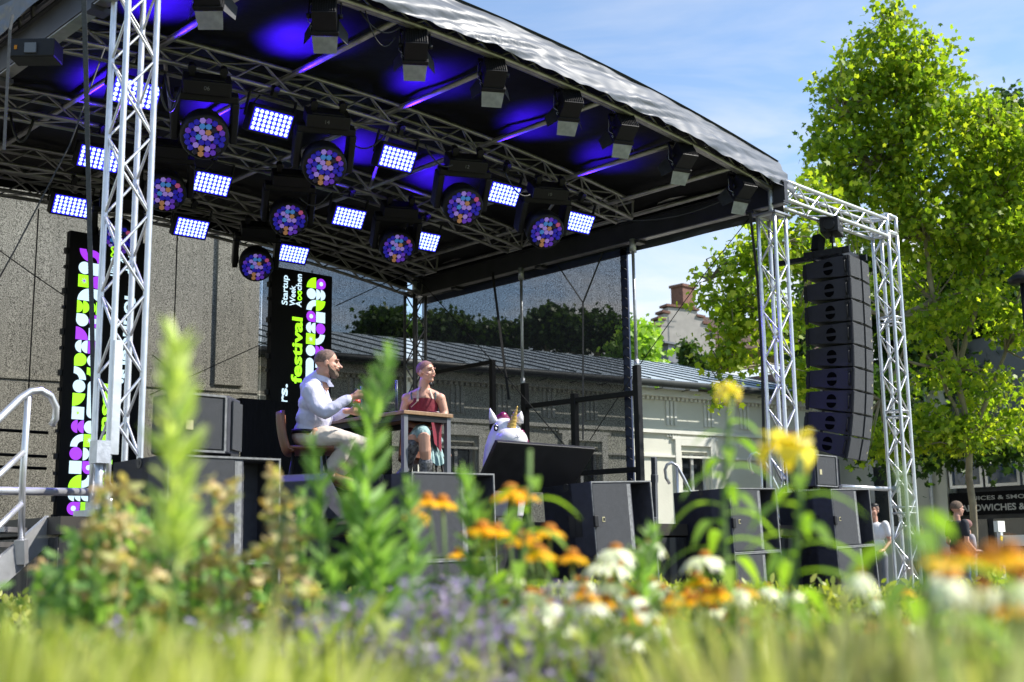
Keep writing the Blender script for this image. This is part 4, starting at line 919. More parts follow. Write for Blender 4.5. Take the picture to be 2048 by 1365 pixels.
def array_box():
    t = bpy.data.objects.new('line_array_cabinet', None); COL.objects.link(t); w = CW / 2; h = CH - .008
    o = [(-w, .0), (w, .0), (w, .26), (w * .8, CD), (-w * .8, CD), (-w, .26)]     # plan, front at y=0, shallow V front
    b = MB(); z0, z1 = -h, 0; top = [V(x, y, z1 - .02 * (y / CD)) for x, y in o]; bot = [V(x, y, z0 + .055 * (y / CD)) for x, y in o]; b.rings([bot, top], False); b.build('cabinet', M['cabd'], t, bevel=.006)
    for s_ in (-1, 1):
        g = MB(); g.prism([(s_ * .03, -.028, z0 + .012), (s_ * (w - .01), -.006, z0 + .012), (s_ * (w - .01), -.006, z1 - .012), (s_ * .03, -.028, z1 - .012)][::s_], (0, .02, 0)); g.build('grille', M['grille'], t)
    v = MB()
    for s_ in (-1, 1):
        n = 12; cx, cz_, r = CD * .47, (z0 + z1) / 2, .068
        for sg in (-1, 1):
            P_ = [(s_ * (w + .002) , cx + r * math.cos(PI * k / n), cz_ + sg * (.020 + r * math.sin(PI * k / n))) for k in range(n + 1)]
            v.prism([(s_ * (w * (1 if y < .26 else 1 - .2 * (y - .26) / (CD - .26)) + .003), y, z) for _, y, z in P_], (s_ * .004, 0, 0))
    v.build('port', M['void'], t)
    rg = MB()
    for s_ in (-1, 1):
        rg.box((s_ * (w + .006), .05, (z0 + z1) / 2), (.012, .035, h - .01)); rg.tube([(s_ * (w + .02), .05, z0 + .05), (s_ * (w + .045), .05, z0 + .1), (s_ * (w + .045), .05, z1 - .1), (s_ * (w + .02), .05, z1 - .05)], .008, 5)
        rg.box((s_ * w * .78, CD + .02, (z0 + z1) / 2), (.02, .04, h - .06)); 
        for zz in (z0 + .03, z1 - .03): rg.box((s_ * (w + .014), .05, zz), (.02, .05, .04))
    rg.tube([(-w * .6, CD, z0 + .08), (-w * .6, CD + .07, z0 + .09), (-w * .6, CD + .07, z1 - .09), (-w * .6, CD, z1 - .08)], .008, 5); rg.build('rigging', M['black'], t)
    MB().box((w - .07, -.012, z1 - .17), (.02, .004, .03)).build('badge', M['badge'], t)
    return t
ab = array_box(); pos = at_ + RY @ V(0, -CD / 2, -.0); 
for i, a in enumerate(ANG):
    o = ab if i == 0 else copy_tree(ab); ra = Matrix.Rotation(math.radians(a), 3, 'X'); o.location = pos; R_ = RY @ ra; o.rotation_euler = R_.to_euler()
    if i: pass
    tag(o, 'line array cabinet hanging right of the stage, %s' % ('topmost of its column' if i == 0 else ('lowest and most tilted of its column' if i == 8 else ORD[i] + ' from the top')), 'speaker', 'line array cabinets')
    pos = pos + R_ @ V(0, 0, -CH)
# ================================================================== STAIRS, RAILS, CABLES
def hooked(mb, pts, r=.024): mb.tube(pts, r, 10)
stt = thing('stage_stairs', 'aluminium stage stairs with curved handrail at the far left', 'stairs', atd(40, 1120, 8.2))
def sp_(px, py, d): return atd(px, py, d)
mb = MB(); P = [sp_(-60, 892, 7.7), sp_(0, 836, 7.9), sp_(40, 797, 8.1), sp_(62, 783, 8.15), sp_(82, 781, 8.2), sp_(101, 792, 8.25), sp_(112, 815, 8.3), sp_(111, 838, 8.3), sp_(103, 851, 8.3)]; hooked(mb, P)
mb.tube([sp_(57, 785, 8.15), sp_(45, 960, 8.15), sp_(42, 1095, 8.15)], .022, 10); mb.tube([sp_(-60, 1005, 7.7), sp_(46, 905, 8.12)], .02, 8); mb.tube([sp_(-60, 1110, 7.7), sp_(43, 1008, 8.12)], .02, 8)
world_part(mb, 'handrail', M['alu'], stt)
mb = MB(); mb.bar(sp_(42, 1080, 8.12), sp_(43, 1128, 8.12), .07, .06); world_part(mb, 'rail_socket', M['alu'], stt)
mb = MB(); a, b = sp_(-80, 1215, 7.7), sp_(104, 1052, 8.4); mb.bar(a, b, .03, .17); mb.bar(sp_(-40, 1105, 8.3), sp_(60, 1098, 8.5), .04, .06); world_part(mb, 'stringer', M['alu'], stt)
mb = MB(); mb.bar(sp_(88, 1090, 8.45), sp_(72, 1200, 8.45), .05, .09); world_part(mb, 'leg', M['alu'], stt)
for k in range(5):
    c_ = a.lerp(b, .15 + k * .19) + V(-.28, .34, .02); world_part(MB().box(c_, (.55, .55, .035), Matrix.Rotation(.75, 3, 'Z')), 'step', M['aluw'], stt)
o = thing('bracing_tube', 'thick silver tube running from the left edge to the near tower clamp', 'tube', sp_(0, 975, 8.2))
world_part(MB().tube([sp_(-70, 982, 7.9), sp_(0, 982, 8.2), sp_(183, 985, 9.0)], .028, 12), 'tube', M['alu'], o)
for i, (hx, hd, lab) in enumerate(((1330, 17.6, 'left'), (1498, 19.0, 'right'))):
    t = thing('curved_handrail', 'hooked silver stair handrail %s' % ('behind the middle subwoofers' if i == 0 else 'between the right truss tower and the window'), 'handrail', atd(hx + 30, 1100, hd), group='hooked handrails beside the hall')
    q = lambda x, y: atd(hx + x, 928 - i * 20 + y, hd)
    world_part(MB().tube([q(9, 40), q(2, 28), q(0, 12), q(4, 2), q(13, -2), q(24, 4), q(38, 30), q(60, 75), q(90, 135)], .024, 8).tube([q(24, 3), q(27, 150)], .02, 8), 'rail', M['alu'], t)
o = thing('upright_profile', 'slim grey upright metal profile between the net and the cream wall', 'post', atd(1306, 1100, 17.5))
world_part(MB().bar(atd(1308, 915, 17.5), atd(1312, 1120, 17.5), .075, .05, V(1, 0, 0)).bar(atd(1309, 950, 17.45), atd(1309, 965, 17.45), .09, .06, V(1, 0, 0)).bar(atd(1309, 1035, 17.45), atd(1309, 1050, 17.45), .09, .06, V(1, 0, 0)), 'profile', M['greyw'], o)
def wire(name, label, cat, pts, r, m='cabl', strap=0, group=None):
    t = MB()
    if strap:
        for a, b in zip(pts, pts[1:]): t.bar(a, b, strap, .004)
    else: t.tube(pts, r, 5)
    o = t.build(name, M[m]); tag(o, label, cat, group); return o
def sag(a, b, s, n=10): return [a.lerp(b, i / n) - Z * s * 4 * (i / n) * (1 - i / n) for i in range(n + 1)]
wire('hanging_strap', 'grey webbing strap hanging beside the near left tower', 'strap', [atd(167, -20, 8.7), atd(172, 150, 8.8), atd(178, 420, 8.9), atd(184, 640, 9.0), atd(188, 900, 9.0)], 0, 'strap', .035)
wire('hanging_strap', 'thin dark strap at the far upper left edge below the tarp corner', 'strap', [atd(26, 30, 8.3), atd(20, 60, 8.3), atd(8, 300, 8.3)], 0, 'strap', .02)
wire('guy_wire', 'thin wire crossing from the near tower down to the left edge', 'wire', [atd(210, 95, 9.3), atd(140, 290, 9.1), atd(30, 500, 8.9), atd(-20, 590, 8.8)], .006)
wire('guy_wire', 'wire crossing in front of the net left of the striped screen', 'wire', [onY(-10, 495, 6.9), onY(60, 545, 6.9), onY(136, 597, 6.9)], .008)
wire('guy_wire', 'wire rising towards the right screen across the back net', 'wire', [onY(300, 790, 6.85), onY(536, 683, 6.9)], .007)
wire('guy_wire', 'wire falling across the back net behind the tall plant', 'wire', [onY(305, 710, 6.85), onY(420, 805, 6.85)], .007)
wire('guy_wire', 'wire from the right screen up to the back corner tower', 'wire', [onY(672, 612, 6.6), onY(810, 548, 6.8)], .008)
wire('guy_wire', 'wire falling from the back corner tower to the guard frame', 'wire', [onX(838, 560, 8.2), onX(1000, 740, 8.3), onX(1130, 892, 8.4)], .008)
wire('guy_wire', 'long wire from the guard frame up past the trees to the front roof corner', 'wire', [onX(1180, 880, 8.46), onX(1276, 735, 8.47), atd(1400, 560, 16.2), atd(1532, 395, 15.6)], .006)
wire('hanging_strap', 'black strap falling from the roof corner beside the right truss tower', 'strap', [atd(1500, 425, 15.2), atd(1515, 560, 15.2), atd(1524, 720, 15.2), atd(1530, 1000, 15.2)], 0, 'cabl', .035)
wire('hanging_strap', 'black strap falling beside the shaded corner tower', 'strap', [onX(985, 545, 8.3), onX(1005, 700, 8.3), onX(1018, 800, 8.3)], 0, 'cabl', .05)
wire('power_cable', 'dark cable drooping from the arch above the barn door lamps', 'cable', sag(atd(720, 22, 11), atd(800, 55, 11.3), .12), .008)
wire('power_cable', 'dark cable looping under the arch near the third barn door lamp', 'cable', sag(atd(730, 20, 11), atd(790, 75, 11.3), .2), .006)
wire('power_cable', 'thin pale cable running from the cross truss to the right roof corner', 'cable', sag(onY(1242, 440, 1.7), atd(1478, 385, 15), .12), .007, 'strap')
wire('power_cable', 'bunch of black cable hanging beside the first moving heads', 'cable', sag(atd(318, 165, 10.9), atd(362, 175, 11), .25) + sag(atd(362, 175, 11), atd(330, 150, 11), .18), .012)
wire('power_cable', 'looped black cable under the left trusses', 'cable', sag(atd(20, 225, 12), atd(68, 235, 12), .28), .014)
for k, (a, b, s) in enumerate((((460, 205), (520, 190), .1), ((700, 285), (775, 262), .12), ((850, 290), (905, 330), .1), ((1010, 345), (1060, 390), .1), ((600, 395), (660, 385), .12), ((380, 330), (430, 320), .1))):
    wire('lamp_lead', 'black lead drooping between the hanging lamps', 'cable', sag(atd(*a, 12.2 + k * .2), atd(*b, 12.3 + k * .2), s), .008, group='leads between the lamps')
# ================================================================== FURNITURE ON THE STAGE
tb_ = thing('high_table', 'high table with wooden top and black metal frame between the man and the woman', 'table', (3.1, .25, DZ))
TX0, TX1, TY0, TY1, TZ = 2.85, 3.40, .25, 1.55, 2.42
world_part(MB().box(((TX0 + TX1) / 2, (TY0 + TY1) / 2, TZ - .02), (TX1 - TX0 + .04, TY1 - TY0 + .04, .035)), 'table_top', M['wood'], tb_, bevel=.004)
for x in (TX0 + .02, TX1 - .02):
    for y in (TY0 + .02, TY1 - .02): world_part(MB().box((x, y, (DZ + TZ - .04) / 2), (.045, .045, TZ - .042 - DZ)), 'leg', M['greyw'], tb_)
mb = MB()
for y in (TY0 + .02, TY1 - .02): mb.box(((TX0 + TX1) / 2, y, TZ - .065), (TX1 - TX0 - .09, .04, .05))
for x in (TX0 + .02, TX1 - .02): mb.box((x, (TY0 + TY1) / 2, TZ - .065), (.04, TY1 - TY0 - .09, .05)); mb.box((x, (TY0 + TY1) / 2, DZ + .12), (.035, TY1 - TY0 - .09, .035))
world_part(mb, 'frame', M['black'], tb_)
dk = thing('draped_desk', 'desk draped in black cloth behind the seated man', 'desk', (4.2, 4.4, DZ))
mb = MB(); x0, x1, y0_, y1_, zt_ = 3.52, 5.75, 4.15, 4.9, 2.98
def drape(a, b, n, ph):
    a, b = Vector(a), Vector(b); d = (b - a).normalized(); nrm = V(d.y, -d.x, 0); L_ = (b - a).length
    mb.grid(lambda u, v: a + d * L_ * u + nrm * (.028 * math.sin(u * L_ * 15 + ph) * (1 - v) + .01) + Z * ((zt_ - DZ - .01) * v), n, 3)
drape((x0, y0_, DZ + .01), (x1, y0_, DZ + .01), 60, 0); drape((x0, y1_, DZ + .01), (x0, y0_, DZ + .01), 20, 1); drape((x1, y0_, DZ + .01), (x1, y1_, DZ + .01), 20, 2)
mb.box(((x0 + x1) / 2, (y0_ + y1_) / 2, zt_ - .01), (x1 - x0, y1_ - y0_, .03)); world_part(mb, 'cloth', M['cloth_black'], dk)
def stool(p, face, label, back=True, seatz=2.07):
    t = thing('bar_stool', label, 'stool', (p.x, p.y, DZ)); f = Vector(face).normalized(); s_ = Z.cross(f); B = Matrix((s_, f, Z)).transposed()
    def sh(u, v):
        x = (u - .5) * .44; 
        if v < .6: y = .22 - .42 * v / .6; z = seatz - .012 + .05 * (2 * (u - .5)) ** 2
        else: w_ = (v - .6) / .4; y = -.20 - .07 * math.sin(w_ * PI / 2); z = seatz - .01 + .36 * w_ ** 1.2 + .0; x *= 1 - .2 * w_; y += .06 * (2 * (u - .5)) ** 2
        return V(p.x, p.y, 0) + B @ V(x, y, 0) + Z * z
    mb = MB(); mb.grid(sh, 12, 20 if back else 20); o = world_part(mb, 'seat', M['leather'], t); m_ = o.modifiers.new('thick', 'SOLIDIFY'); m_.thickness = .022
    for a in (-1, 1):
        for b in (-1, 1): world_part(MB().tube([V(p.x, p.y, seatz - .02) + B @ V(a * .14, b * .13, 0), V(p.x, p.y, DZ) + B @ V(a * .23, b * .22, 0)], .013, 8), 'leg', M['black'], t)
    q = [V(p.x, p.y, DZ + .27) + B @ V(a * .2, b * .19, 0) for a, b in ((-1, -1), (1, -1), (1, 1), (-1, 1), (-1, -1))]; world_part(MB().tube(q, .01, 6), 'foot_ring', M['black'], t)

# ================================================================== PEOPLE
def hand(mb, wrist, direc, palm, side, curl=.6, s=1.0):
    """palm and five separate bent fingers; direc = towards the fingertips, palm = where the palm looks, side = thumb side"""
    d, pn, sd = Vector(direc).normalized(), Vector(palm).normalized(), Vector(side).normalized()
    wrist = Vector(wrist); c = wrist + d * .05 * s
    mb.limb([wrist - d * .03, wrist, wrist + d * .03 * s, wrist + d * .08 * s], [.026 * s, .025 * s, .030 * s, .028 * s], 10); mb.limb([c + sd * .018 * s, c + d * .03 * s + sd * .024 * s], [.018 * s, .014 * s], 8); mb.limb([c - sd * .018 * s, c + d * .03 * s - sd * .024 * s], [.018 * s, .014 * s], 8)
    for k, (off, ln) in enumerate(((.033, .072), (.012, .082), (-.010, .076), (-.031, .060))):
        b = wrist + d * .088 * s + sd * off * s; a1 = curl * .7; a2 = curl * 1.7; a3 = curl * 2.5
        p1 = b + (d * math.cos(a1) + pn * math.sin(a1)) * ln * .45 * s; p2 = p1 + (d * math.cos(a2) + pn * math.sin(a2)) * ln * .32 * s; p3 = p2 + (d * math.cos(a3) + pn * math.sin(a3)) * ln * .25 * s
        mb.limb([b - d * .01, b, p1, p2, p3], [.010 * s, .010 * s, .009 * s, .008 * s, .007 * s], 8)
    b = wrist + d * .035 * s + sd * .028 * s; p1 = b + (sd * .7 + d * .5 + pn * .5).normalized() * .035 * s; p2 = p1 + (d * .8 + pn * .6 + sd * .1).normalized() * .032 * s; p3 = p2 + (d * .7 + pn * .8 - sd * .2).normalized() * .022 * s
    mb.limb([b - sd * .01, b, p1, p2, p3], [.014 * s, .013 * s, .011 * s, .010 * s, .008 * s], 8)
def head(mb, c, f, s=1.0, jaw=1.0, nose=1.0):
    """head volume around c looking along f"""
    f = Vector(f).normalized(); r = f.cross(Z).normalized(); u = r.cross(f); B = Matrix((r, f, u)).transposed()
    mb.ell(c + B @ V(0, -.012, .030) * s, (.076 * s, .096 * s, .086 * s), B, 18, 12)
    mb.ell(c + B @ V(0, .022, -.030) * s, (.062 * s * jaw, .074 * s, .082 * s), B, 16, 10)
    mb.ell(c + B @ V(0, .060, -.088) * s, (.034 * s * jaw, .030 * s, .026 * s), B)            # chin
    mb.limb([c + B @ V(0, .090, .018) * s, c + B @ V(0, .104 * (1 + .08 * (nose - 1)), -.008) * s, c + B @ V(0, .114 * nose, -.024) * s], [.010 * s, .011 * s, .014 * s], 8)  # nose
    for a in (-1, 1):
        mb.ell(c + B @ V(a * .014, .098, -.028) * s, (.010 * s, .012 * s, .008 * s), B, 8, 6)
        mb.ell(c + B @ V(a * .030, .082, .030) * s, (.026 * s, .014 * s, .009 * s), B, 10, 6)   # brow
        mb.ell(c + B @ V(a * .040, .068, -.022) * s, (.022 * s, .018 * s, .018 * s), B, 10, 6)  # cheek
        mb.ell(c + B @ V(a * .076, -.010, -.010) * s, (.009 * s, .018 * s, .032 * s), B @ Matrix.Rotation(-.15, 3, 'X'), 10, 6)  # ear
    mb.ell(c + B @ V(0, .094, -.052) * s, (.024 * s, .012 * s, .010 * s), B, 10, 6)
    return B
def face_bits(t, c, B, s=1.0, brow='hair_m'):
    e = MB()
    for a in (-1, 1): e.ell(c + B @ V(a * .030, .0835, .008) * s, (.0135 * s, .006 * s, .0055 * s), B, 10, 6)
    world_part(e, 'eye', M['dark'], t)
    e = MB()
    for a in (-1, 1): e.limb([c + B @ V(a * .014, .098, .030) * s, c + B @ V(a * .032, .095, .036) * s, c + B @ V(a * .050, .080, .030) * s], [.004 * s, .0045 * s, .003 * s], 6)
    world_part(e, 'eyebrow', M[brow], t)
    e = MB(); e.limb([c + B @ V(-.024, .094, -.051) * s, c + B @ V(0, .106, -.053) * s, c + B @ V(.024, .094, -.050) * s], [.003 * s, .006 * s, .003 * s], 8); world_part(e, 'mouth', M['lip'], t)
def cap_hair(t, c, B, s, m, low=-.02, front=.055, k=1.055):
    """close-cropped hair shell over the back and top of the skull"""
    mb = MB(); n = 20
    def fn(u, v):
        az = 2 * PI * u; fr = math.sin(az); lim = -.38 + ((.95 if m != 'hair_m' else 1.25) * max(0, fr) ** 1.1 if fr > 0 else 0) ; el_ = lim + (PI / 2 - lim) * v
        return c + B @ V(.0785 * k * math.cos(el_) * math.cos(az), -.012 + .0975 * k * math.cos(el_) * math.sin(az), .030 + .0875 * k * math.sin(el_)) * s
    mb.grid(fn, n, 8); return world_part(mb, 'hair', M[m], t)

# ---- seated man
DM = 10.8
def Pm(px, py, o=0): return atd(px, py, DM + o)
man = thing('person', 'bearded man in pale blue shirt and beige trousers sitting at the table holding a bottle', 'person', (2.15, .6, DZ))
fm = (CR * .97 + V(CF.x, CF.y, 0) * .16 + V(0, 0, -.06)).normalized()
hc = Pm(654, 727)
b = MB(); Bm = head(b, hc, fm, 1.04, 1.12, 1.08)
b.limb([Pm(636, 772), Pm(641, 757), Pm(649, 740)], [.10, .076, .066], 14)
b.limb([Pm(628, 858), Pm(630, 825), Pm(629, 790), Pm(634, 772)], [.10, .12, .12, .08], 16)
for sgn, kn, an in ((-1, (697, 880), (660, 940)), (1, (726, 889), (672, 950))):
    o = sgn * .11
    b.limb([Pm(630, 872, o), Pm(kn[0], kn[1], o * 1.1), Pm(an[0], an[1], o), Pm(an[0] + 6, an[1] + 14, o)], [.09, .055, .036, .035], 10)
b.limb([Pm(622, 793, -.18), Pm(652, 826, -.25), Pm(690, 803, -.22), Pm(703, 795, -.18)], [.055, .042, .032, .027], 10)
b.limb([Pm(640, 793, .19), Pm(662, 830, .22), Pm(694, 824, .10), Pm(700, 822, .06)], [.055, .042, .032, .027], 10)
hd1 = (CR * .9 + Z * .25 + V(CF.x, CF.y, 0) * .15).normalized(); hand(b, Pm(702, 795, -.18), hd1, -Z * .5 + CF * .6, Z * .8 - CF * .5, .75, 1.02)
hd2 = (CR * .95 + V(CF.x, CF.y, 0) * .1).normalized(); hand(b, Pm(697, 823, .06), hd2, -CF, Z, .8, 1.02)
world_part(b, 'body', M['skin'], man, remesh=.0065, smooth_it=2)
face_bits(man, hc, Bm, 1.04)
cap_hair(man, hc, Bm, 1.04, 'hair_m', k=1.03)
b = MB(); g_ = lambda x, y, z: hc + Bm @ V(x, y, z) * 1.04
b.ell(g_(0, .070, -.096), (.050, .042, .034), Bm); b.ell(g_(0, .045, -.075), (.067, .052, .036), Bm); b.limb([g_(-.070, .012, -.02), g_(-.066, .03, -.055), g_(-.05, .06, -.08)], [.008, .014, .018]); b.limb([g_(.070, .012, -.02), g_(.066, .03, -.055), g_(.05, .06, -.08)], [.008, .014, .018])
b.limb([g_(-.03, .092, -.050), g_(0, .103, -.040), g_(.03, .092, -.050)], [.009, .009, .009]); world_part(b, 'beard', M['beard'], man, remesh=.006, smooth_it=1)
b = MB(); sB = Bm
b.ell(Pm(622, 862), (.165, .155, .12), sB); b.ell(Pm(628, 838), (.175, .165, .15), sB); b.ell(Pm(629, 808), (.185, .145, .13), sB); b.ell(Pm(629, 789), (.185, .115, .09), sB); b.limb([Pm(626, 780), Pm(631, 766), Pm(637, 757)], [.13, .105, .082]); b.ell(Pm(628, 772), (.15, .10, .07), sB)
b.limb([Pm(621, 783, -.16), Pm(634, 812, -.23), Pm(651, 826, -.26), Pm(672, 813, -.24), Pm(695, 799, -.20)], [.085, .073, .066, .055, .043], 14)
b.limb([Pm(638, 784, .16), Pm(652, 812, .22), Pm(665, 831, .23), Pm(683, 827, .14), Pm(694, 824, .09)], [.08, .07, .062, .05, .042], 14)
sh_ = world_part(b, 'shirt', M['shirt'], man, remesh=.010, smooth_it=4)
for o_, nm in ((sh_, .010),):
    tx = bpy.data.textures.new('cloth_folds', 'CLOUDS'); tx.noise_scale = .13; dm_ = o_.modifiers.new('folds', 'DISPLACE'); dm_.texture = tx; dm_.strength = .028; dm_.mid_level = .5
b = MB(); R_c = [[Pm(x_, y_) + Bm @ V(a_ * math.cos(2 * PI * k / 20), a_ * math.sin(2 * PI * k / 20), -.018 * math.sin(2 * PI * k / 20)) for k in range(20)] for x_, y_, a_ in ((640, 765, .100), (641, 760, .092), (643, 754, .086))]; b.rings(R_c, True, False); b.prism([Pm(648, 758, -.075), Pm(656, 757, -.07), Pm(668, 774, -.06), Pm(658, 774, -.08)], CF * .010); world_part(b, 'collar', M['shirt'], man)
b = MB()
b.ell(Pm(622, 876), (.175, .17, .115), sB)
for sgn, kn, an in ((-1, (698, 880), (660, 938)), (1, (727, 889), (672, 948))):
    o = sgn * .105; k_ = Pm(kn[0], kn[1], o * 1.1)
    b.limb([Pm(628, 876, o * .8), Pm((628 + kn[0]) / 2, (874 + kn[1]) / 2 - 1, o), k_, Pm((kn[0] + an[0]) / 2 + 3, (kn[1] + an[1]) / 2, o), Pm(an[0], an[1], o)], [.112, .105, .083, .074, .068], 14)
tr_ = world_part(b, 'trousers', M['chino'], man, remesh=.010, smooth_it=4)
tx = bpy.data.textures.new('trouser_folds', 'CLOUDS'); tx.noise_scale = .12; dm_ = tr_.modifiers.new('folds', 'DISPLACE'); dm_.texture = tx; dm_.strength = .022
n = 24; R1 = []
for zz in (-.018, .018):
    cc = Pm(623, 867) + Z * zz; R1.append([cc + sB @ V(.182 * math.cos(2 * PI * k / n), .176 * math.sin(2 * PI * k / n), 0) for k in range(n)])
world_part(MB().rings(R1), 'belt', M['black'], man)
for sgn, an in ((-1, (662, 952)), (1, (676, 963))):
    a_ = Pm(an[0] - 4, an[1], sgn * .1); world_part(MB().limb([a_, a_ + fm * .09 - Z * .03, a_ + fm * .20 - Z * .045], [.048, .046, .038], 12), 'shoe', M['leather'], man)
b = MB(); b.tube([g_(.080, -.01, .015), g_(.083, .02, -.01), g_(.082, .045, -.035), g_(.072, .075, -.048)], .0025, 5); b.ell(g_(.070, .082, -.050), (.009, .009, .009)); world_part(b, 'headset_microphone', M['skin2'], man)
hp = Pm(622, 890); stool(V(hp.x, hp.y, 0) - V(fm.x, fm.y, 0) * .02, (fm.x, fm.y, 0), 'brown leather bar stool under the seated man', True, 2.035)

# ---- seated woman
DWm = 11.75
def Pw(px, py, o=0): return atd(px, py, DWm + o)
wom = thing('person', 'woman with cropped hair in dark red top and pale skirt sitting behind the table', 'person', (3.4, .9, DZ))
fh = (CR * .80 - V(CF.x, CF.y, 0) * .60 + Z * .05).normalized(); fb = (CR * .25 - V(CF.x, CF.y, 0) * .97).normalized(); rb_ = fb.cross(Z).normalized()
BW = Matrix((rb_, fb, Z)).transposed()
hw_ = Pw(852, 745); b = MB(); Bh = head(b, hw_, fh, .95, .88, .9)
b.limb([Pw(847, 794), Pw(848, 778), Pw(850, 760)], [.085, .055, .052], 14); b.limb([Pw(822, 793), Pw(847, 784), Pw(874, 793)], [.045, .065, .045], 12)
b.ell(Pw(847, 803), (.165, .085, .075), BW); b.ell(Pw(847, 822), (.135, .095, .12), BW); b.ell(Pw(848, 850), (.13, .10, .13), BW); b.ell(Pw(848, 880), (.165, .14, .10), BW)
for k in (-1, 1): b.ell(Pw(847 + k * 33, 797), (.055, .052, .05), BW)
b.limb([Pw(814, 799), Pw(806, 825, -.02), Pw(812, 848, -.12), Pw(832, 852, -.25)], [.046, .040, .034, .026], 12)
b.limb([Pw(882, 799), Pw(889, 826, -.02), Pw(884, 846, -.12), Pw(858, 851, -.25)], [.046, .040, .034, .026], 12)
hand(b, Pw(834, 852, -.27), CR * .9 - CF * .3, -Z, -CF, .5, .9); hand(b, Pw(856, 850, -.27), -CR * .9 - CF * .3, -Z, -CF, .5, .9)
KN = atd(848, 877, 11.0); b.limb([Pw(842, 884), atd(846, 874, 11.35), KN, atd(850, 900, 11.03), atd(852, 925, 11.06), atd(851, 938, 11.06)], [.09, .072, .056, .056, .044, .04], 12)
b.limb([Pw(854, 888), atd(838, 882, 11.35), atd(826, 880, 11.12), atd(819, 905, 11.15), atd(814, 930, 11.2)], [.09, .07, .055, .05, .04], 12)
world_part(b, 'body', M['skin2'], wom, remesh=.0065, smooth_it=2); face_bits(wom, hw_, Bh, .95, 'hair_w'); cap_hair(wom, hw_, Bh, .95, 'hair_w', k=1.03)
def rings_at(lst, n=28): return [[c_ + BW @ V(a * math.cos(2 * PI * k / n), bb * math.sin(2 * PI * k / n), 0) for k in range(n)] for c_, a, bb in lst]
b = MB(); b.rings(rings_at([(Pw(847, 799), .128, .105), (Pw(847, 812), .145, .115), (Pw(847, 832), .135, .108), (Pw(848, 850), .14, .115), (Pw(848, 868), .17, .15)]), True, False); world_part(b, 'top', M['red'], wom)
b = MB()
for k in (-1, 1): b.tube([Pw(847 + k * 23, 800, -.10), Pw(847 + k * 25, 789, -.07), Pw(847 + k * 22, 783, .0)], .007, 6)
world_part(b, 'shoulder_strap', M['scarf'], wom)
b = MB(); b.bar(Pw(835, 803, -.12), Pw(836, 782, -.07), .02, .006); b.bar(Pw(866, 798, -.12), Pw(860, 780, -.07), .02, .006); b.bar(Pw(836, 782, -.07), Pw(842, 772, -.02), .02, .006); b.bar(Pw(822, 815, -.13), Pw(835, 803, -.125), .015, .006); world_part(b, 'lanyard', M['beige'], wom)
b = MB(); b.rings([[Pw(848, y) + BW @ V(r * math.cos(2 * PI * k / 20), r * math.sin(2 * PI * k / 20) - .004, 0) for k in range(20)] for y, r in ((785, .064), (781, .058), (777, .057))], True, False); world_part(b, 'neck_scarf', M['scarf'], wom)
b = MB(); b.ell(Pw(862, 769, -.08), (.024, .012, .022)); b.tube([Pw(866, 774, -.08), Pw(868, 768, -.08), Pw(866, 762, -.07)], .004, 5); world_part(b, 'earring', M['black'], wom)
gw = lambda x, y, z: hw_ + Bh @ V(x, y, z) * .95
b = MB(); b.tube([gw(.078, -.01, .01), gw(.078, .03, -.02), gw(.068, .065, -.045)], .0022, 5); b.ell(gw(.066, .072, -.047), (.008, .008, .008)); world_part(b, 'headset_microphone', M['skin2'], wom)
b = MB(); b.ell(Pw(848, 882), (.19, .17, .085), BW); b.limb([Pw(840, 880), atd(843, 867, 11.3), atd(846, 869, 11.08)], [.12, .09, .066]); b.limb([Pw(856, 884), atd(848, 876, 11.4), atd(834, 872, 11.2)], [.12, .09, .068])
world_part(b, 'underskirt', M['teal'], wom, remesh=.011, smooth_it=3)
def skirt(u, v):
    a = atd(852 + 22 * u, 858 + 6 * u, 11.25 + .35 * u); bt_ = atd(862 + 30 * u, 922 + 10 * math.sin(u * 3), 11.15 + .4 * u); p = Vector(a).lerp(bt_, v); return p + BW @ V(0, .02 * math.sin(u * 22 + v * 3) * (.3 + v), 0)
b = MB(); b.grid(skirt, 40, 14); b.grid(lambda u, v: skirt(u, v) + CF * .02 + V(.0, .0, .0) if False else skirt(u * .98, v * .97) + V(CF.x, CF.y, 0) * .06, 40, 14); world_part(b, 'skirt', M['teal'], wom)
b = MB(); b.grid(lambda u, v: atd(862 + 20 * u + 6 * v * (1 - u), 846 + 60 * v - 18 * v * (1 - u), 11.2 + .3 * u) + BW @ V(0, .02 + .008 * math.sin(u * 9), 0), 10, 10); world_part(b, 'apron', M['red'], wom)
def boot(ps, rs, toe, lab='boot'):
    b = MB(); b.limb(ps, rs, 16); a_ = ps[-1]; b.limb([a_ + toe * -.02, a_ + toe * .08 - Z * .035, a_ + toe * .17 - Z * .05], [.046, .042, .03], 12); b.box(a_ - toe * .03 - Z * .07, (.05, .05, .05)); world_part(b, lab, M['boot'], wom)
boot([atd(824, 893, 11.13), atd(818, 912, 11.16), atd(813, 935, 11.2)], [.074, .064, .048], (CR * -.3 - CF * .9).normalized())
boot([atd(851, 925, 11.06), atd(851, 936, 11.06), atd(849, 952, 11.06)], [.066, .058, .05], (-CF * .95).normalized())
hp = Pw(848, 900); stool(V(hp.x, hp.y, 0), (fb.x, fb.y, 0), 'bar stool under the seated woman', True, 2.03)
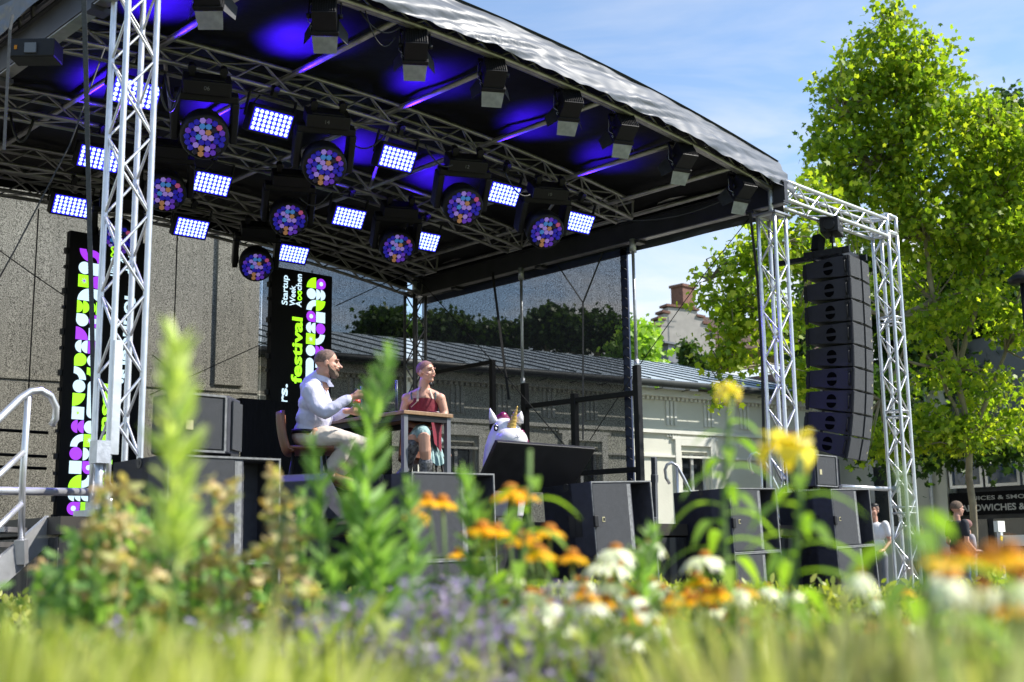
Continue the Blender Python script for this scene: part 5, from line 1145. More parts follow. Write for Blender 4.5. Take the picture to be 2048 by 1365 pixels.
# ---- things on the table
bot = thing('water_bottle', 'clear bottle with red label held in the man\'s hands', 'bottle', Pm(713, 826, .0))
c_ = Pm(713, 833, -.02); c_.z = TZ + .001
prof = [(0, .031), (.01, .033), (.08, .033), (.11, .028), (.135, .014), (.15, .013)]
n = 16; rg = [[c_ + V(r * math.cos(2 * PI * k / n), r * math.sin(2 * PI * k / n), z) for k in range(n)] for z, r in prof]
world_part(MB().rings(rg), 'bottle_body', M['glassy'], bot); world_part(MB().tube([c_ + Z * .035, c_ + Z * .065], .0345, 16), 'label', M['redlab'], bot); world_part(MB().tube([c_ + Z * .15, c_ + Z * .165], .015, 12), 'cap', M['bluedark'], bot)
for i, (px, py, lab) in enumerate(((722, 829, 'beside the bottle'), (793, 829, 'near the woman\'s side of the table'))):
    q = onX(px, py, TX0 + .07); 
    t = thing('upright_stick', 'slim dark blue upright stick standing on the table %s' % lab, 'stick', (q.x, q.y, TZ)); world_part(MB().tube([V(q.x, q.y, TZ + .001), V(q.x, q.y, TZ + .30)], .012, 10), 'rod', M['bluedark'], t); world_part(MB().tube([V(q.x, q.y, TZ + .001), V(q.x, q.y, TZ + .012)], .03, 14), 'foot', M['black'], t)
t = thing('card_stack', 'small heap of pink and white cards on the near end of the table', 'cards', (3.2, .4, TZ)); mb = MB()
for k in range(6): mb.cur = k % 2; mb.box((3.10 + .05 * k, .36 + .03 * (k % 3), TZ + .004 + k * .005), (.11, .07, .004), Matrix.Rotation(k * .5, 3, 'Z'))
world_part(mb, 'card', [M['white'], M['mane']], t)
# ---- inflatable unicorn
un = thing('inflatable_unicorn', 'white inflatable unicorn with golden horn and magenta mane behind the tilted monitor', 'inflatable toy', atd(1010, 1040, 12.6)); DU = 12.5
def Pu(px, py, o=0): return atd(px, py, DU + o)
fu = (-V(CF.x, CF.y, 0) * .8 + CR * .55).normalized(); ru = fu.cross(Z).normalized(); BU = Matrix((ru, fu, Z)).transposed()
rows_ = [(1035, 1010, .20), (1000, 1010, .235), (960, 1008, .24), (920, 1009, .235), (893, 1011, .225), (872, 1012, .195), (855, 1012, .155), (843, 1010, .11), (837, 1009, .05)]
R_ = [[Pu(x, y) + BU @ V(r * math.cos(2 * PI * k / 24), r * .8 * math.sin(2 * PI * k / 24), 0) for k in range(24)] for y, x, r in rows_]
b = MB(); b.rings(R_); b.ell(Pu(1024, 880, -.13), (.17, .15, .12), BU, 18, 12); world_part(b, 'body', M['white'], un, remesh=.014, smooth_it=8)
for px, tx_, nm in ((988, 980, 0), (1038, 1043, 1)):
    ps = [Pu(px, 846, -.02), Pu((px + tx_) / 2, 832, -.02), Pu(tx_, 817 if nm == 0 else 823, -.02)]; world_part(MB().tube(ps, [.05, .034, .004], 12), 'ear', M['white'], un)
hn = []; 
for k in range(20): f_ = k / 19; hn.append((Pu(1022 + 13 * f_, 856 - 44 * f_, -.10), .050 * (1 - f_) + .004 + .004 * math.sin(k * 2.2)))
world_part(MB().tube([a for a, _ in hn], [r for _, r in hn], 14), 'horn', M['gold'], un)
b = MB()
for k, (px, py, r) in enumerate(((1000, 838, .05), (1007, 834, .055), (1013, 840, .045), (1042, 868, .05), (1050, 885, .05), (1054, 905, .05))): b.ell(Pu(px, py, .10 if k < 3 else .05), (r, r * .7, r), BU)
world_part(b, 'mane', M['mane'], un, remesh=.012, smooth_it=3)
e_p = Pu(992, 856, -.155); world_part(MB().ell(e_p, (.030, .014, .036), BU), 'eye', M['dark'], un); world_part(MB().ell(e_p - CF * .014 - Z * .006, (.012, .006, .014), BU), 'eye_glint', M['white'], un)
b = MB(); cn = Pu(1037, 872, -.27); b.tube([cn + BU @ V(.03 * math.cos(a) * (1 - a / 12), .0, .022 * math.sin(a) * (1 - a / 12)) for a in [i * .5 for i in range(16)]], .003, 5); world_part(b, 'nostril', M['greyw'], un)

# ---- people on the square
def bystander(px, py_head, d, label, shirt, hairm, trm, faced, cap=False, sit=False):
    hc_ = atd(px, py_head, d); g0 = V(hc_.x, hc_.y, .02); f = Vector(faced).normalized(); r = f.cross(Z).normalized(); B = Matrix((r, f, Z)).transposed(); H = hc_.z - .02
    s = H / 1.62; t = thing('person', label, 'person', g0); q = lambda x, y, z: g0 + B @ V(x, y, z) * s
    b = MB(); Bh_ = head(b, q(0, .02, 1.62), f, s); b.limb([q(0, 0, 1.40), q(0, .0, 1.52)], [.06, .055]); b.ell(q(0, 0, 1.25), (.17, .10, .2), B); b.ell(q(0, 0, 1.0), (.15, .10, .15), B)
    for a in (-1, 1):
        b.limb([q(a * .18, 0, 1.38), q(a * .22, -.02, 1.12), q(a * .17, .16, .98)], [.045, .038, .028]); hand(b, q(a * .17, .17, .98), f, V(0, 0, -1), r * -a, .4, s)
        b.limb([q(a * .09, 0, .92), q(a * .10, .02, .50), q(a * .10, -.01, .08)], [.085, .055, .038]); b.limb([q(a * .10, -.03, .05), q(a * .10, .14, .04)], [.04, .035])
    world_part(b, 'body', M['skin'], t, remesh=.012, smooth_it=2); face_bits(t, q(0, .02, 1.62), Bh_, s)
    b = MB(); b.ell(q(0, 0, 1.27), (.20, .125, .2), B); b.ell(q(0, 0, 1.05), (.175, .125, .18), B)
    for a in (-1, 1): b.limb([q(a * .17, 0, 1.40), q(a * .21, -.01, 1.24)], [.07, .06])
    world_part(b, 'shirt', shirt, t, remesh=.016, smooth_it=4)
    b = MB(); b.ell(q(0, 0, .93), (.165, .12, .10), B)
    for a in (-1, 1): b.limb([q(a * .09, 0, .90), q(a * .10, .02, .50), q(a * .10, -.01, .12)], [.10, .075, .06])
    world_part(b, 'trousers', trm, t, remesh=.016, smooth_it=3)
    cap_hair(t, q(0, .02, 1.62), Bh_, s, hairm, k=1.07)
    if cap: b = MB(); b.ell(q(0, .01, 1.70), (.09, .105, .055), B); b.prism([q(-.07, .09, 1.69), q(.07, .09, 1.69), q(.05, .19, 1.67), q(-.05, .19, 1.67)], (0, 0, .01)); world_part(b, 'cap', M['black'], t)
wsh = mat('white_tshirt', (.72, .72, .74), .85, 0, .06, 3, .5, 8); dsh = mat('dark_tshirt', (.02, .022, .03), .85); jn = mat('blue_jeans', (.05, .09, .17), .85, 0, .3, 8)
bystander(1748, 1022, 22, 'man in white shirt and dark cap standing beyond the rightmost subwoofers', wsh, 'hair_m', M['greyw'], -CR * .6 - V(CF.x, CF.y, 0) * .8, True)
bystander(1836, 1062, 24, 'person in white shirt just right of the goal post leg', wsh, 'hair_m', jn, CR)
bystander(1912, 1018, 20, 'person in dark shirt and jeans bending beside the drainpipe', dsh, 'beard', jn, CR * .9 + V(CF.x, CF.y, 0) * .3)
bystander(1934, 1052, 21, 'smaller person in grey top facing the one in the dark shirt', mat('grey_top', (.3, .28, .3), .8), 'hair_w', M['greyw'], -CR)
# ---- barrier and lamp post at the far right
br_ = thing('site_barrier', 'yellow and grey striped post with crossbar at the right edge', 'barrier', atd(1999, 1150, 16))
a_ = atd(1999, 1058, 16); world_part(MB().box(a_ - Z * .45, (.07, .05, .9)), 'post', M['alu'], br_); world_part(MB().box(a_ + Z * .03, (.2, .06, .14)), 'head', M['trim'], br_)
mb = MB()
for k in range(6): mb.box(a_ - Z * (.12 + k * .14) - CF * .04, (.055, .012, .06), Matrix.Rotation(.5, 3, 'Y'))
world_part(mb, 'stripe', M['petal_y'], br_); world_part(MB().bar(atd(2008, 1082, 16), atd(2100, 1080, 15.6), .06, .14), 'crossbar', M['trim'], br_); world_part(MB().bar(atd(2024, 1072, 16), atd(2024, 1120, 16), .2, .06), 'bracket', M['greyw'], br_)
lpst = thing('street_lamp', 'black street lamp with flat hood at the right edge', 'street lamp', atd(2046, 1140, 21))
a_ = atd(2044, 555, 21); g_0 = V(a_.x, a_.y, 0); world_part(MB().tube([g_0, g_0 + Z * (a_.z - .05)], [.07, .045], 10), 'post', M['black'], lpst)
n = 16; world_part(MB().rings([[V(a_.x, a_.y, a_.z) + V(r * math.cos(2 * PI * k / n), r * math.sin(2 * PI * k / n), z) for k in range(n)] for z, r in ((-.12, .05), (-.10, .22), (-.02, .24), (.04, .16), (.12, .04))]), 'lamp_head', M['black'], lpst)
# ================================================================== TREES
def tree(name, label, blobs, limbs, n, size, lm_, clump=.3, tmpl=T_MAPLE, base=None, bark='bark', per=26, droop=True):
    b0 = Vector(limbs[0][0][0]); t = thing(name, label, 'tree', (b0.x, b0.y, 0))
    mb = MB()
    for pts, r0, r1 in limbs:
        m = len(pts); P = []
        for i in range(m - 1):
            for k in range(4): P.append(Vector(pts[i]).lerp(Vector(pts[i + 1]), k / 4) + V(rng.normal(), rng.normal(), 0) * .025)
        P.append(Vector(pts[-1])); mb.tube(P, [r0 + (r1 - r0) * i / (len(P) - 1) for i in range(len(P))], 9)
    pts = blob_points(blobs, n, clump, per)
    # twigs reaching from the limbs to the leaf clumps
    L_ = [Vector(p) for l in limbs for p in l[0][1:]]
    for k in range(0, len(pts), per * 2):
        c_ = Vector(pts[k:k + per].mean(0)); q_ = min(L_, key=lambda v: (v - c_).length + .8 * max(0, v.z - c_.z)); mid = q_.lerp(c_, .5) + V(rng.normal() * .1, rng.normal() * .1, .12); mb.tube([q_, mid, c_], [.022, .013, .005], 4, False)
    o = mb.build('trunk', M[bark]); o.parent = t; o.matrix_parent_inverse = Matrix.Translation(-t.location)
    dirs = rng.normal(size=(len(pts), 3)) * .7 + np.array((0, 0, -.55)); o = leaves('crown', pts, size, tmpl, M[lm_], None, dirs); o.parent = t; o.matrix_parent_inverse = Matrix.Translation(-t.location); return t
D = 24
bl = [(1775, 45, 40, 50, D, .5), (1760, 130, 85, 70, D, .9), (1835, 130, 60, 70, D, .8), (1700, 190, 75, 70, D, 1), (1790, 220, 110, 80, D, 1.2), (1880, 200, 70, 70, D, 1), (1665, 275, 50, 60, D, .9), (1745, 310, 110, 80, D, 1.3), (1850, 310, 100, 90, D, 1.3),
      (1660, 390, 60, 70, D, 1), (1745, 420, 100, 90, D, 1.4), (1860, 430, 120, 100, D, 1.5), (1960, 250, 60, 70, D, 1), (1985, 350, 80, 90, D, 1.2), (1975, 470, 100, 90, D, 1.4), (2050, 300, 60, 90, D, 1.2), (2060, 450, 90, 110, D, 1.4),
      (1620, 400, 40, 50, 22, .6), (1600, 500, 60, 60, 22, .8), (1530, 460, 40, 25, 21, .5), (1510, 510, 60, 40, 21, .6), (1455, 530, 45, 30, 21, .5), (1495, 590, 60, 45, 21, .6), (1465, 650, 40, 35, 21, .5), (1425, 590, 28, 18, 21, .3), (1530, 650, 45, 45, 21, .6), (1460, 720, 32, 40, 21, .4), (1445, 790, 22, 30, 21, .25), (1530, 310, 14, 14, 23, .2), (1510, 290, 8, 10, 23, .15),
      (1800, 560, 80, 60, 25, 1.3), (1930, 600, 80, 50, 24, 1.3), (1850, 660, 60, 35, 24, 1), (2030, 640, 60, 60, 24, 1.2), (1880, 750, 70, 35, 24, 1.1), (1990, 780, 60, 40, 24, 1.1), (1760, 880, 50, 40, 24, .6), (1860, 850, 60, 50, 24, .7), (1930, 870, 60, 40, 24, .7), (2010, 860, 60, 40, 24, .7), (1800, 900, 40, 30, 24, .5), (1620, 640, 40, 60, 23, .7), (1600, 760, 35, 60, 23, .6)]
T_ = lambda x, y, d=D: atd(x, y, d)
lb = [([T_(1950, 1120), T_(1938, 900), T_(1915, 740), T_(1868, 600), T_(1850, 480), T_(1800, 260), T_(1778, 60)], .075, .02), ([T_(1868, 600), T_(1790, 640), T_(1700, 610, 23.5), T_(1620, 560, 22.5), T_(1530, 500, 21.5), T_(1420, 560, 21)], .055, .012),
      ([T_(1915, 740), T_(1960, 600), T_(1985, 420), T_(1975, 260)], .06, .015), ([T_(1850, 480), T_(1760, 330), T_(1690, 230)], .045, .012), ([T_(1938, 900), T_(1880, 740), T_(1800, 720), T_(1760, 800)], .045, .015), ([T_(1530, 500, 21.5), T_(1470, 620, 21), T_(1445, 740, 21)], .03, .01), ([T_(1938, 900), T_(2010, 700), T_(2060, 500)], .055, .015), ([T_(1800, 260), T_(1850, 180), T_(1860, 90)], .04, .012)]
tree('plane_tree', 'tall sunlit plane tree with bright yellow green leaves beside the line array', bl, lb, 32000, .125, 'lf_plane', .18, per=20)
D2 = 31
bl2 = [(1830, 620, 110, 90, D2, 1.5), (1950, 560, 120, 120, D2, 1.5), (2040, 420, 80, 120, D2, 1.5), (2030, 250, 50, 70, D2, 1), (1860, 740, 120, 80, D2, 1.5), (1980, 760, 130, 100, D2, 1.5), (2080, 660, 80, 120, D2, 1.5), (1800, 850, 70, 60, D2, 1), (1930, 860, 100, 50, D2, 1), (2040, 860, 70, 50, D2, 1), (1750, 560, 60, 70, D2, 1), (1660, 600, 50, 70, D2, 1), (1600, 700, 40, 60, D2, 1), (1800, 890, 70, 35, 27, .8), (1900, 890, 60, 35, 27, .8), (2000, 880, 70, 35, 27, .8), (1760, 800, 50, 60, 28, .8)]
tree('dark_tree', 'dense dark green tree standing behind the bright plane tree', bl2, [([T_(2000, 1120, D2), T_(1990, 860, D2), T_(1950, 620, D2), T_(1990, 400, D2)], .25, .05), ([T_(1990, 860, D2), T_(1880, 740, D2), T_(1780, 640, D2)], .12, .03), ([T_(1950, 620, D2), T_(2050, 440, D2), T_(2035, 260, D2)], .12, .03)], 30000, .19, 'lf_dark', .36)
tree('small_round_tree', 'small bright tree above the metal roof just right of the net edge', [(1277, 690, 24, 38, 42, .9), (1262, 720, 20, 30, 42, .7), (1300, 735, 14, 18, 42, .6)], [([T_(1275, 1060, 42), T_(1276, 760, 42), T_(1277, 690, 42)], .15, .04)], 3200, .24, 'lf_bright', .28)
tree('columnar_conifer', 'narrow pale green conifer in front of the brown tiled roof', [(1374, 700, 7, 18, 44, .4), (1374, 725, 12, 16, 44, .5), (1410, 728, 12, 12, 44, .4)], [([T_(1374, 1060, 44), T_(1374, 740, 44), T_(1374, 690, 44)], .1, .02)], 1500, .2, 'lf_far', .15, T_OVAL)
for i, (px, py, rx, ry, lab) in enumerate(((770, 640, 40, 32, 'left of the shaded corner tower'), (890, 650, 40, 30, 'just right of the shaded corner tower'), (990, 665, 40, 22, 'low in the middle of the side net'), (1095, 640, 42, 40, 'in the side net left of the strap'), (1195, 650, 50, 42, 'at the right edge of the side net'), (1145, 655, 30, 36, 'behind the tie strap of the side net'))):
    tree('round_tree', 'dark round tree seen through the net %s' % lab, [(px, py + ry * .2, rx * .85, ry * .75, 46, 1.2), (px - rx * .6, py + ry * .5, rx * .6, ry * .6, 46, 1), (px + rx * .6, py + ry * .5, rx * .6, ry * .6, 46, 1)], [([T_(px, 1060, 46), T_(px, py + 20, 46), T_(px, py - 10, 46)], .18, .05)], 4600, .21, 'lf_far', .25)

# ================================================================== HEDGE AND FLOWER BED
def gp_(f, l): return V(CAM.x + .692 * f + .722 * l, CAM.y + .722 * f - .692 * l, 0)
hg = thing('clipped_hedge', 'long clipped hedge with yellow green top running in front of the stage', 'hedge', gp_(5.3, 0))
RH = Matrix((V(.722, -.692, 0), V(.692, .722, 0), Z)).transposed()
world_part(MB().box(gp_(5.3, .2) + Z * .44, (9.0, 1.3, .86), RH), 'twigs', M['hedge_in'], hg)
n = 38000; l = rng.uniform(-4.4, 4.8, n); side = rng.random(n); f = np.where(side < .55, rng.uniform(4.6, 6.0, n), 4.60 + rng.normal(size=n) * .05); z = np.where(side < .55, .895 + rng.normal(size=n) * .028 + .02 * np.sin(l * 3.1), rng.uniform(.3, .93, n))
pts = np.stack([CAM.x + .692 * f + .722 * l, CAM.y + .722 * f - .692 * l, z], 1)
o = leaves('leaf', pts, .044, T_OVAL, M['lf_hedge'], None, np.tile((0, 0, .6), (n, 1)) + rng.normal(size=(n, 3)) * .7); o.name = 'foliage'; o.parent = hg; o.matrix_parent_inverse = Matrix.Translation(-hg.location)

def stalk_thing(name, cat):
    return bpy.data.objects.new(name, None)
def weed(seed, H=1.0, n=120, L_=.13, lm_='lf_weed', prof=(1.25, 1.1, .62, .38), lo=.25):
    r = np.random.default_rng(seed); t = bpy.data.objects.new('leafy_stem_plant', None); COL.objects.link(t)
    bend = [V(.02 * math.sin(k * 1.1 + seed), .02 * math.cos(k * .9 + seed), H * k / 8) for k in range(9)]; MB().tube(bend, [.007 - .0005 * k for k in range(9)], 6).build('stem', M['stem'], t)
    zz = np.where(r.random(n) < .75, r.uniform(lo, 1.0, n), r.uniform(.25, 1.0, n)) ** (.75 if lo < .4 else 1) * H; az = r.uniform(0, 2 * PI, n); up = np.interp(zz / H, [.2, .8, 1], [.5, .9, 1.8]); ln = L_ * np.interp(zz / H, [.2, .6, .9, 1], prof)
    pos = np.stack([.02 * np.sin(zz / H * 8.8 + seed), .02 * np.cos(zz / H * 7.2 + seed), zz], 1); d = np.stack([np.cos(az), np.sin(az), up], 1)
    global rng; k_ = T_LANCE * np.array((1.2, 1, 1)); leaves('leaf', pos, ln, k_, M[lm_], t, d, .5).name = 'foliage'; return t
def put(t, px, py, d, H, lean=0, rz=None, copy=True):
    P = atd(px, py, d); zb_ = bed_z(P.x, P.y) - .02; o = copy_tree(t) if copy else t; s = (P.z - zb_) / H; o.location = (P.x, P.y, zb_); o.scale = (1, 1, s); o.rotation_euler = (lean * .05, lean * .04, rz if rz is not None else random.random() * 6); return o
w1, w2, w3 = weed(1, 1, 270, .078), weed(5, 1, 210, .072), weed(9, 1, 230, .046, 'lf_spk', (1.0, .8, 1.05, .8), .72)
wl = [(w1, 768, 705, 1.95, 'tallest leafy green stem in front of the woman\'s table'), (w2, 648, 880, 1.9, 'leafy green stem in front of the seated man\'s legs'), (w1, 935, 945, 2.1, 'leafy green stem right of the table legs'), (w2, 612, 985, 2.2, 'short leafy stem left below the seated man'), (w2, 820, 965, 2.0, 'leafy stem behind the orange flowers over the second subwoofer'), (w1, 1300, 1060, 2.0, 'leafy stem right of the middle subwoofers')]
fs_ = {}
for p_, px, py, d, lab in wl:
    o = put(p_, px, py, d, 1.0, copy=id(p_) in fs_); fs_[id(p_)] = 1; tag(o, lab, 'plant', 'tall leafy stems in the flower bed')
o = put(w3, 352, 690, 1.35, 1.0, copy=False); tag(o, 'blurred yellow green flower spike in front of the left speaker stack', 'plant', 'tall leafy stems in the flower bed')
# fluffy buds round the yellow green spike
P = atd(352, 690, 1.35)
# lily stems
def lily(seed, n=44, L_=.105, flower=None, fr=.05):
    t = bpy.data.objects.new('lily_plant', None); COL.objects.link(t); r = random.Random(seed); H = 1
    MB().tube([V(.015 * math.sin(k * .8 + seed), .012 * math.cos(k), H * k / 10) for k in range(11)], [.0065 - .0003 * k for k in range(11)], 7).build('stem', M['stem'], t)
    mb = MB()
    for i in range(n):
        z = H * (.28 + .68 * i / n); a = i * 2.4 + r.uniform(-.2, .2); L1 = L_ * (1 - .45 * max(0, (i / n - .6)) / .4) * r.uniform(.85, 1.15); out = V(math.cos(a), math.sin(a), 0); sd = V(-math.sin(a), math.cos(a), 0); w_ = .011; rowsv = []
        for k in range(7):
            q = k / 6; p = V(.015 * math.sin(z * 8 + seed), .012 * math.cos(z * 10), z) + out * L1 * (q * .95) + Z * (L1 * (.55 * q - .95 * q * q)); ww = w_ * math.sin(PI * min(.98, q * .92 + .06)) ** .8; rowsv.append([p - sd * ww + Z * ww * .3, p, p + sd * ww + Z * ww * .3])
        vs = [p for r_ in rowsv for p in r_]; mb.add(vs, [(k * 3 + j, k * 3 + j + 1, k * 3 + j + 4, k * 3 + j + 3) for k in range(6) for j in range(2)], True)
    mb.build('foliage', M['lf_bright'], t)
    if flower:
        mb = MB(); c_ = V(0, 0, H + .005); rr = random.Random(seed + 3)
        for i in range(9):
            a = i * 2 * PI / 9 * 2; out = V(math.cos(a), math.sin(a), 0); sd = V(-math.sin(a), math.cos(a), 0)
            def pf(u, v, out=out, sd=sd, i=i): q = v; return c_ + out * fr * (math.sin(q * 2.2) * 1.05) + Z * fr * ((1.5 - .9 * (i % 3)) * q - 1.2 * q * q) + sd * (u - .5) * fr * 1.0 * math.sin(PI * min(1, q * .85 + .1)) + Z * fr * .25 * abs(u - .5)
            mb.grid(pf, 4, 8)
        mb.build('flower_head', M[flower], t)
        mb = MB()
        for i in range(6): a = i; mb.tube([c_, c_ + V(math.cos(a) * .35, math.sin(a) * .35, .5) * fr], .0018, 5)
        mb.build('stamen', M['cone'], t)
    return t
l1 = lily(3, 44, .125, 'petal_y', .034); o = put(l1, 1572, 893, 1.62, 1.0, rz=1, copy=False); tag(o, 'lily stem topped by the big blurred yellow flower before the right truss tower', 'plant', 'lily stems in the flower bed')
l2 = lily(8, 44, .11, 'petal_y', .019); o = put(l2, 1455, 785, 1.9, 1.0, rz=2, copy=False); tag(o, 'taller lily stem with a small pale orange bloom before the cream wall', 'plant', 'lily stems in the flower bed')
l3 = lily(5, 34, .12); o = put(l3, 1045, 900, 1.9, 1.0, rz=.5, copy=False); tag(o, 'yellow green stem with drooping leaves in front of the tilted monitor', 'plant', 'lily stems in the flower bed')
o = put(l3, 1820, 930, 1.0, 1.0, rz=2.5); tag(o, 'very blurred green shoot in front of the goal post leg', 'plant', 'lily stems in the flower bed')
# coneflowers
def coneflower(col, seed, r=.038, droop=.5, cs=1):
    t = bpy.data.objects.new('coneflower', None); COL.objects.link(t); q = random.Random(seed)
    mb = MB(); mb.tube([V(.03 * math.sin(k * .7 + seed), .03 * math.cos(k * .6 + seed) - .03, k / 8) for k in range(9)], .0038, 6); topc = V(.03 * math.sin(5.6 + seed), .03 * math.cos(4.8 + seed) - .03, 1)
    for i in range(7):
        z = .3 + .08 * i; a = i * 2.4; out = V(math.cos(a), math.sin(a), .7).normalized(); sd = V(-math.sin(a), math.cos(a), 0); b_ = V(.03 * math.sin(z * 5.6 + seed), .03 * math.cos(z * 4.8 + seed) - .03, z); L1 = .11
        mb.add([b_, b_ + out * L1 * .4 + sd * .014, b_ + out * L1 - Z * .03, b_ + out * L1 * .4 - sd * .014], [(0, 1, 2, 3)])
    mb.build('stem', M['stem'], t)
    p = MB()
    for i in range(14):
        a = 2 * PI * i / 14 + q.uniform(-.1, .1); out = V(math.cos(a), math.sin(a), 0); sd = V(-math.sin(a), math.cos(a), 0); rr = r * q.uniform(.9, 1.12); dp_ = droop * q.uniform(.8, 1.3)
        p.grid(lambda u, v: topc + out * rr * (.25 + .8 * v) - Z * rr * dp_ * v * v + sd * (u - .5) * rr * .42 * (math.sin(PI * min(1, v * .8 + .2)) + .15), 2, 4)
    p.build('petals', M[col], t); c_ = MB(); c_.ell(topc + Z * r * .12, (r * .42 * cs, r * .42 * cs, r * .36 * cs), None, 12, 8); c_.build('cone', M['cone'], t); return t
cfo, cfw = coneflower('petal_o', 1, .040, .45), coneflower('petal_w', 2, .045, .85, .72); cfo.name = 'orange_coneflower'; cfw.name = 'white_coneflower'
org = [(838, 1026, 2.15), (862, 1000, 2.2), (880, 1003, 2.25), (822, 1034, 2.1), (965, 1055, 2.0), (985, 1062, 2.05), (1030, 982, 2.1), (1012, 990, 2.2), (1055, 990, 2.2), (1040, 1080, 2.1), (1070, 1104, 1.9), (1105, 1062, 2.1), (1090, 1108, 2.0), (1138, 1112, 1.9), (1050, 1072, 2.2), (926, 1106, 2.4), (1420, 1190, 1.9), (1395, 1200, 1.8), (1485, 1182, 1.9), (1440, 1185, 1.8), (1570, 1280, 1.7), (1470, 1235, 1.9), (1480, 1262, 1.9), (1855, 1118, 1.15), (1900, 1125, 1.2), (1980, 1112, 1.1), (2025, 1108, 1.05), (1940, 1112, 1.15), (1880, 1178, 1.3), (2040, 1210, 1.1), (1330, 1225, 2.0), (1395, 1160, 1.9)]
for i, (px, py, d) in enumerate(org):
    o = put(cfo, px, py, d, 1.0, copy=i > 0); o.scale.x = o.scale.y = random.uniform(.64, .84) * (.7 if d < 1.4 else 1); tag(o, 'orange coneflower with drooping petals in the blurred flower bed', 'flower', 'orange coneflowers in the flower bed')
wht = [(1225, 1100, 2.0), (1180, 1128, 2.1), (1255, 1132, 2.1), (1060, 1185, 1.9), (1100, 1190, 2.0), (1150, 1165, 2.1), (1210, 1165, 2.0), (1195, 1205, 1.8), (1245, 1195, 1.9), (1150, 1245, 1.8), (1010, 1215, 2.0), (1300, 1180, 2.0), (1330, 1165, 2.1), (1380, 1115, 2.0), (1290, 1225, 1.8), (1270, 1240, 1.9), (1340, 1250, 1.8), (1375, 1290, 1.7), (1455, 1220, 2.0), (1080, 1225, 1.8), (1130, 1210, 1.9), (1900, 1160, 1.1), (1960, 1180, 1.15), (2010, 1160, 1.05), (1850, 1150, 1.2), (1740, 1150, 1.4), (1920, 1215, 1.2), (2030, 1180, 1.1), (1480, 1300, 1.7), (1240, 1275, 1.7), (1020, 1150, 2.2), (1320, 1085, 2.2)]
for i, (px, py, d) in enumerate(wht):
    o = put(cfw, px, py, d, 1.0, copy=i > 0); o.scale.x = o.scale.y = random.uniform(.7, 1.0) * (.6 if d < 1.45 else .9); tag(o, 'cream white coneflower with golden centre in the blurred flower bed', 'flower', 'cream white coneflowers in the flower bed')
for i in range(46):
    px = random.uniform(980, 2040); py = random.uniform(1165, 1330); d = random.uniform(1.7, 2.5)
    if i % 5 < 2: o = put(cfo, px, py, d, 1.0); o.scale.x = o.scale.y = random.uniform(.42, .65); tag(o, 'orange coneflower with drooping petals in the blurred flower bed', 'flower', 'orange coneflowers in the flower bed')
    else: o = put(cfw, px, py, d, 1.0); o.scale.x = o.scale.y = random.uniform(.36, .6); tag(o, 'cream white coneflower with golden centre in the blurred flower bed', 'flower', 'cream white coneflowers in the flower bed')
# lavender
def lavender(seed):
    t = bpy.data.objects.new('lavender_plant', None); COL.objects.link(t); q = random.Random(seed); st_ = MB(); pos = []; dr = []
    for k in range(9):
        a = q.uniform(0, 6.28); rr = q.uniform(.02, .10); h_ = q.uniform(.78, 1.0); tp_ = V(math.cos(a) * rr * 1.6, math.sin(a) * rr * 1.6, h_); st_.tube([V(math.cos(a) * rr * .3, math.sin(a) * rr * .3, 0), tp_ * .55, tp_], .0016, 4)
        for j in range(34): z = q.uniform(-.085, .0); aa = q.uniform(0, 6.28); r2 = .008 * (1 - abs(z + .04) * 8); pos.append(tp_ + V(math.cos(aa) * r2, math.sin(aa) * r2, z)); dr.append((math.cos(aa), math.sin(aa), .7))
    st_.build('stem', M['stem'], t); leaves('flower_spike', np.array([list(p) for p in pos]), .016, T_OVAL, M['lav'], t, np.array(dr)); return t
lv = [lavender(k) for k in range(4)]; used = set()
for i in range(105):
    d = random.uniform(1.4, 3.0); px = random.gauss(900, 240); px = min(1450, max(430, px)); py = 1135 + random.random() ** .8 * 230 if abs(px - 920) < 110 else 1165 + random.random() * 220
    o = put(lv[i % 4], px, py, d, 1.0, copy=(i % 4) in used); used.add(i % 4); tag(o, 'grey mauve lavender plant with thin flower spikes in the blurred flower bed', 'plant', 'lavender plants in the flower bed')
# dried seed heads
def dried(seed):
    t = bpy.data.objects.new('dried_flower_stem', None); COL.objects.link(t); q = random.Random(seed); pos = []; mb = MB()
    mb.tube([V(.015 * math.sin(k + seed), .015 * math.cos(k * .8), k / 6) for k in range(7)], .0035, 5); 
    for j in range(84): z = 1 - q.random() ** 1.1 * .34; z = round(z * 14) / 14 + q.gauss(0, .010); a = q.uniform(0, 6.28); r2 = .022 * (.35 + (1 - z) * 1.4) * q.uniform(.3, 1); pos.append((r2 * math.cos(a), r2 * math.sin(a), z))
    mb.build('stem', M['stem'], t); leaves('seed_head', np.array(pos), .028, T_OVAL, M['dry'], t); return t
ds = [dried(k) for k in range(3)]; used = set()
spots = [(215, 985, 1.9), (232, 975, 2.0), (250, 980, 1.9), (195, 1010, 2.0), (270, 990, 2.0), (300, 1080, 1.9), (362, 1000, 1.9), (432, 975, 1.9), (455, 985, 2.0), (545, 955, 2.0), (560, 985, 1.9), (580, 1010, 2.0), (90, 1140, 2.2), (140, 1115, 2.2), (620, 1185, 1.7), (640, 1240, 1.8), (410, 1060, 1.9), (180, 1060, 1.9), (590, 1080, 1.9), (500, 1110, 2.0), (240, 1120, 1.8), (470, 1180, 1.9), (330, 1150, 1.8)]
for i, (px, py, d) in enumerate(spots):
    o = put(ds[i % 3], px, py, d, 1.0, copy=(i % 3) in used); used.add(i % 3); tag(o, 'dried brown flower stem with pale seed heads at the left of the bed', 'plant', 'dried stems at the left of the flower bed')
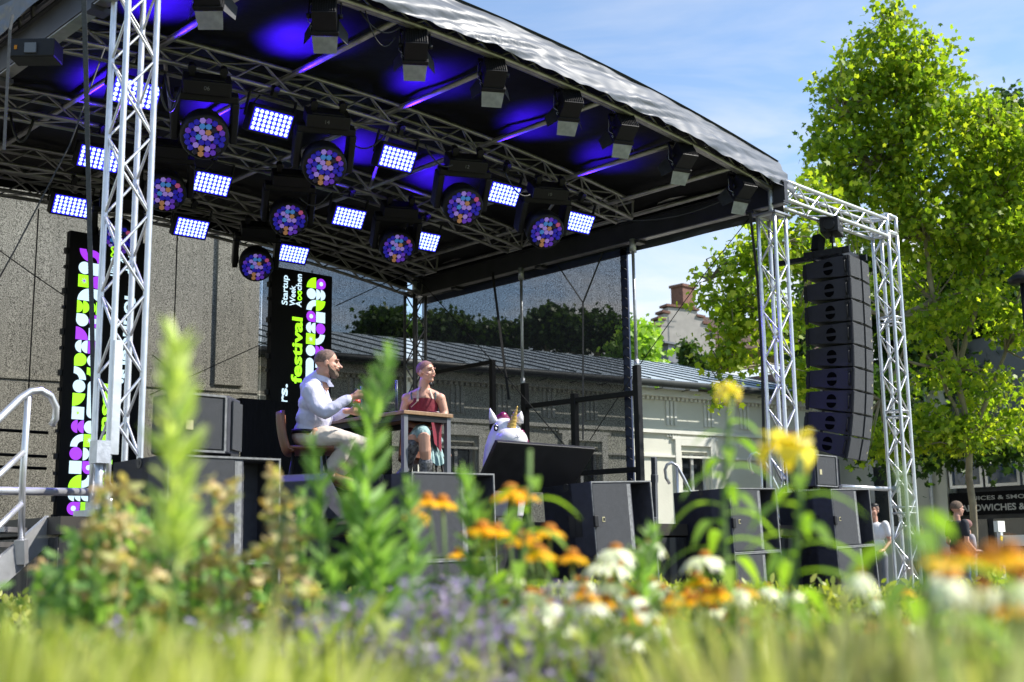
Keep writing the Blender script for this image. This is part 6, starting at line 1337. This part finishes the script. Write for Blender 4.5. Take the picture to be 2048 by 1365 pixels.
# leafy bush under the dried stems, undergrowth, grasses
pts = blob_points([(280, 1130, 85, 70, 2.1, .15), (390, 1190, 80, 45, 2.2, .15), (190, 1190, 60, 50, 2.1, .12), (300, 1240, 150, 50, 2.0, .2)], 4200, .035, 12)
t = thing('leafy_bush', 'green bush with small leaves under the dried brown stems', 'bush', gp_(2.1, -.6))
mb = MB()
for k in range(26): q = Vector(pts[rng.integers(len(pts))]); b_ = gp_(2.1, -.6) + Z * .4; mb.tube([b_, b_.lerp(q, .6) + Z * .05, q], .003, 4)
world_part(mb, 'stem', M['stem'], t); o = leaves('foliage', pts, .034, T_OVAL, M['lf_weed'], None); o.parent = t; o.matrix_parent_inverse = Matrix.Translation(-t.location)
n = 30000; f = rng.uniform(1.5, 4.4, n); l = rng.uniform(-.46, .46, n) * f; hgt = rng.random(n) ** .6
zb_ = .45 * np.clip((4.3 - f) / 1.4, 0, 1); top = 1.1 - (.045 + .028 * rng.random(n)) * f
pts = np.stack([CAM.x + .692 * f + .722 * l, CAM.y + .722 * f - .692 * l, zb_ + (top - zb_) * hgt], 1)
o = leaves('undergrowth', pts, .038, T_LANCE * np.array((2, 1, 1)), M['lf_under'], None, np.tile((0, 0, 1.0), (n, 1)) + rng.normal(size=(n, 3)) * .6); tag(o, 'dense green undergrowth filling the flower bed', 'undergrowth', kind='stuff')
def grass(name, n, f0, f1, l0, l1, L_, topf, m, label):
    f = rng.uniform(f0, f1, n); l = rng.uniform(l0, l1, n) * f; x = CAM.x + .692 * f + .722 * l; y = CAM.y + .722 * f - .692 * l; tp_ = 1.1 - np.array([topf(a) for a in l / f]) * f * rng.uniform(.95, 1.8, n)
    ln = np.clip(rng.uniform(L_ * .8, L_ * 1.2, n), .1, .8); pts = np.stack([x, y, tp_ - ln * .93], 1); o = leaves(name, pts, ln, T_BLADE * np.array((.9, 1, 1)), m, None, np.tile((.25, -.1, 1.6), (n, 1)) + rng.normal(size=(n, 3)) * .35, vary=(.75, 1.0)); tag(o, label, 'grass', kind='stuff')
grass('pale_grass', 2600, .75, 1.7, .14, .46, .42, lambda a: .062 - .03 * (a - .14) + .008 * math.sin(a * 20), M['blade'], 'pale feathery grass blurred at the lower right')
grass('yellow_grass', 3400, .8, 1.8, -.46, -.14, .34, lambda a: .046 + .06 * (a + .46), M['lf_yel'], 'bright yellow green grass blurred at the lower left')
grass('mixed_grass', 1200, 1.5, 3.6, -.45, .45, .3, lambda a: .045, M['blade'], 'thin grass blades between the flowers')
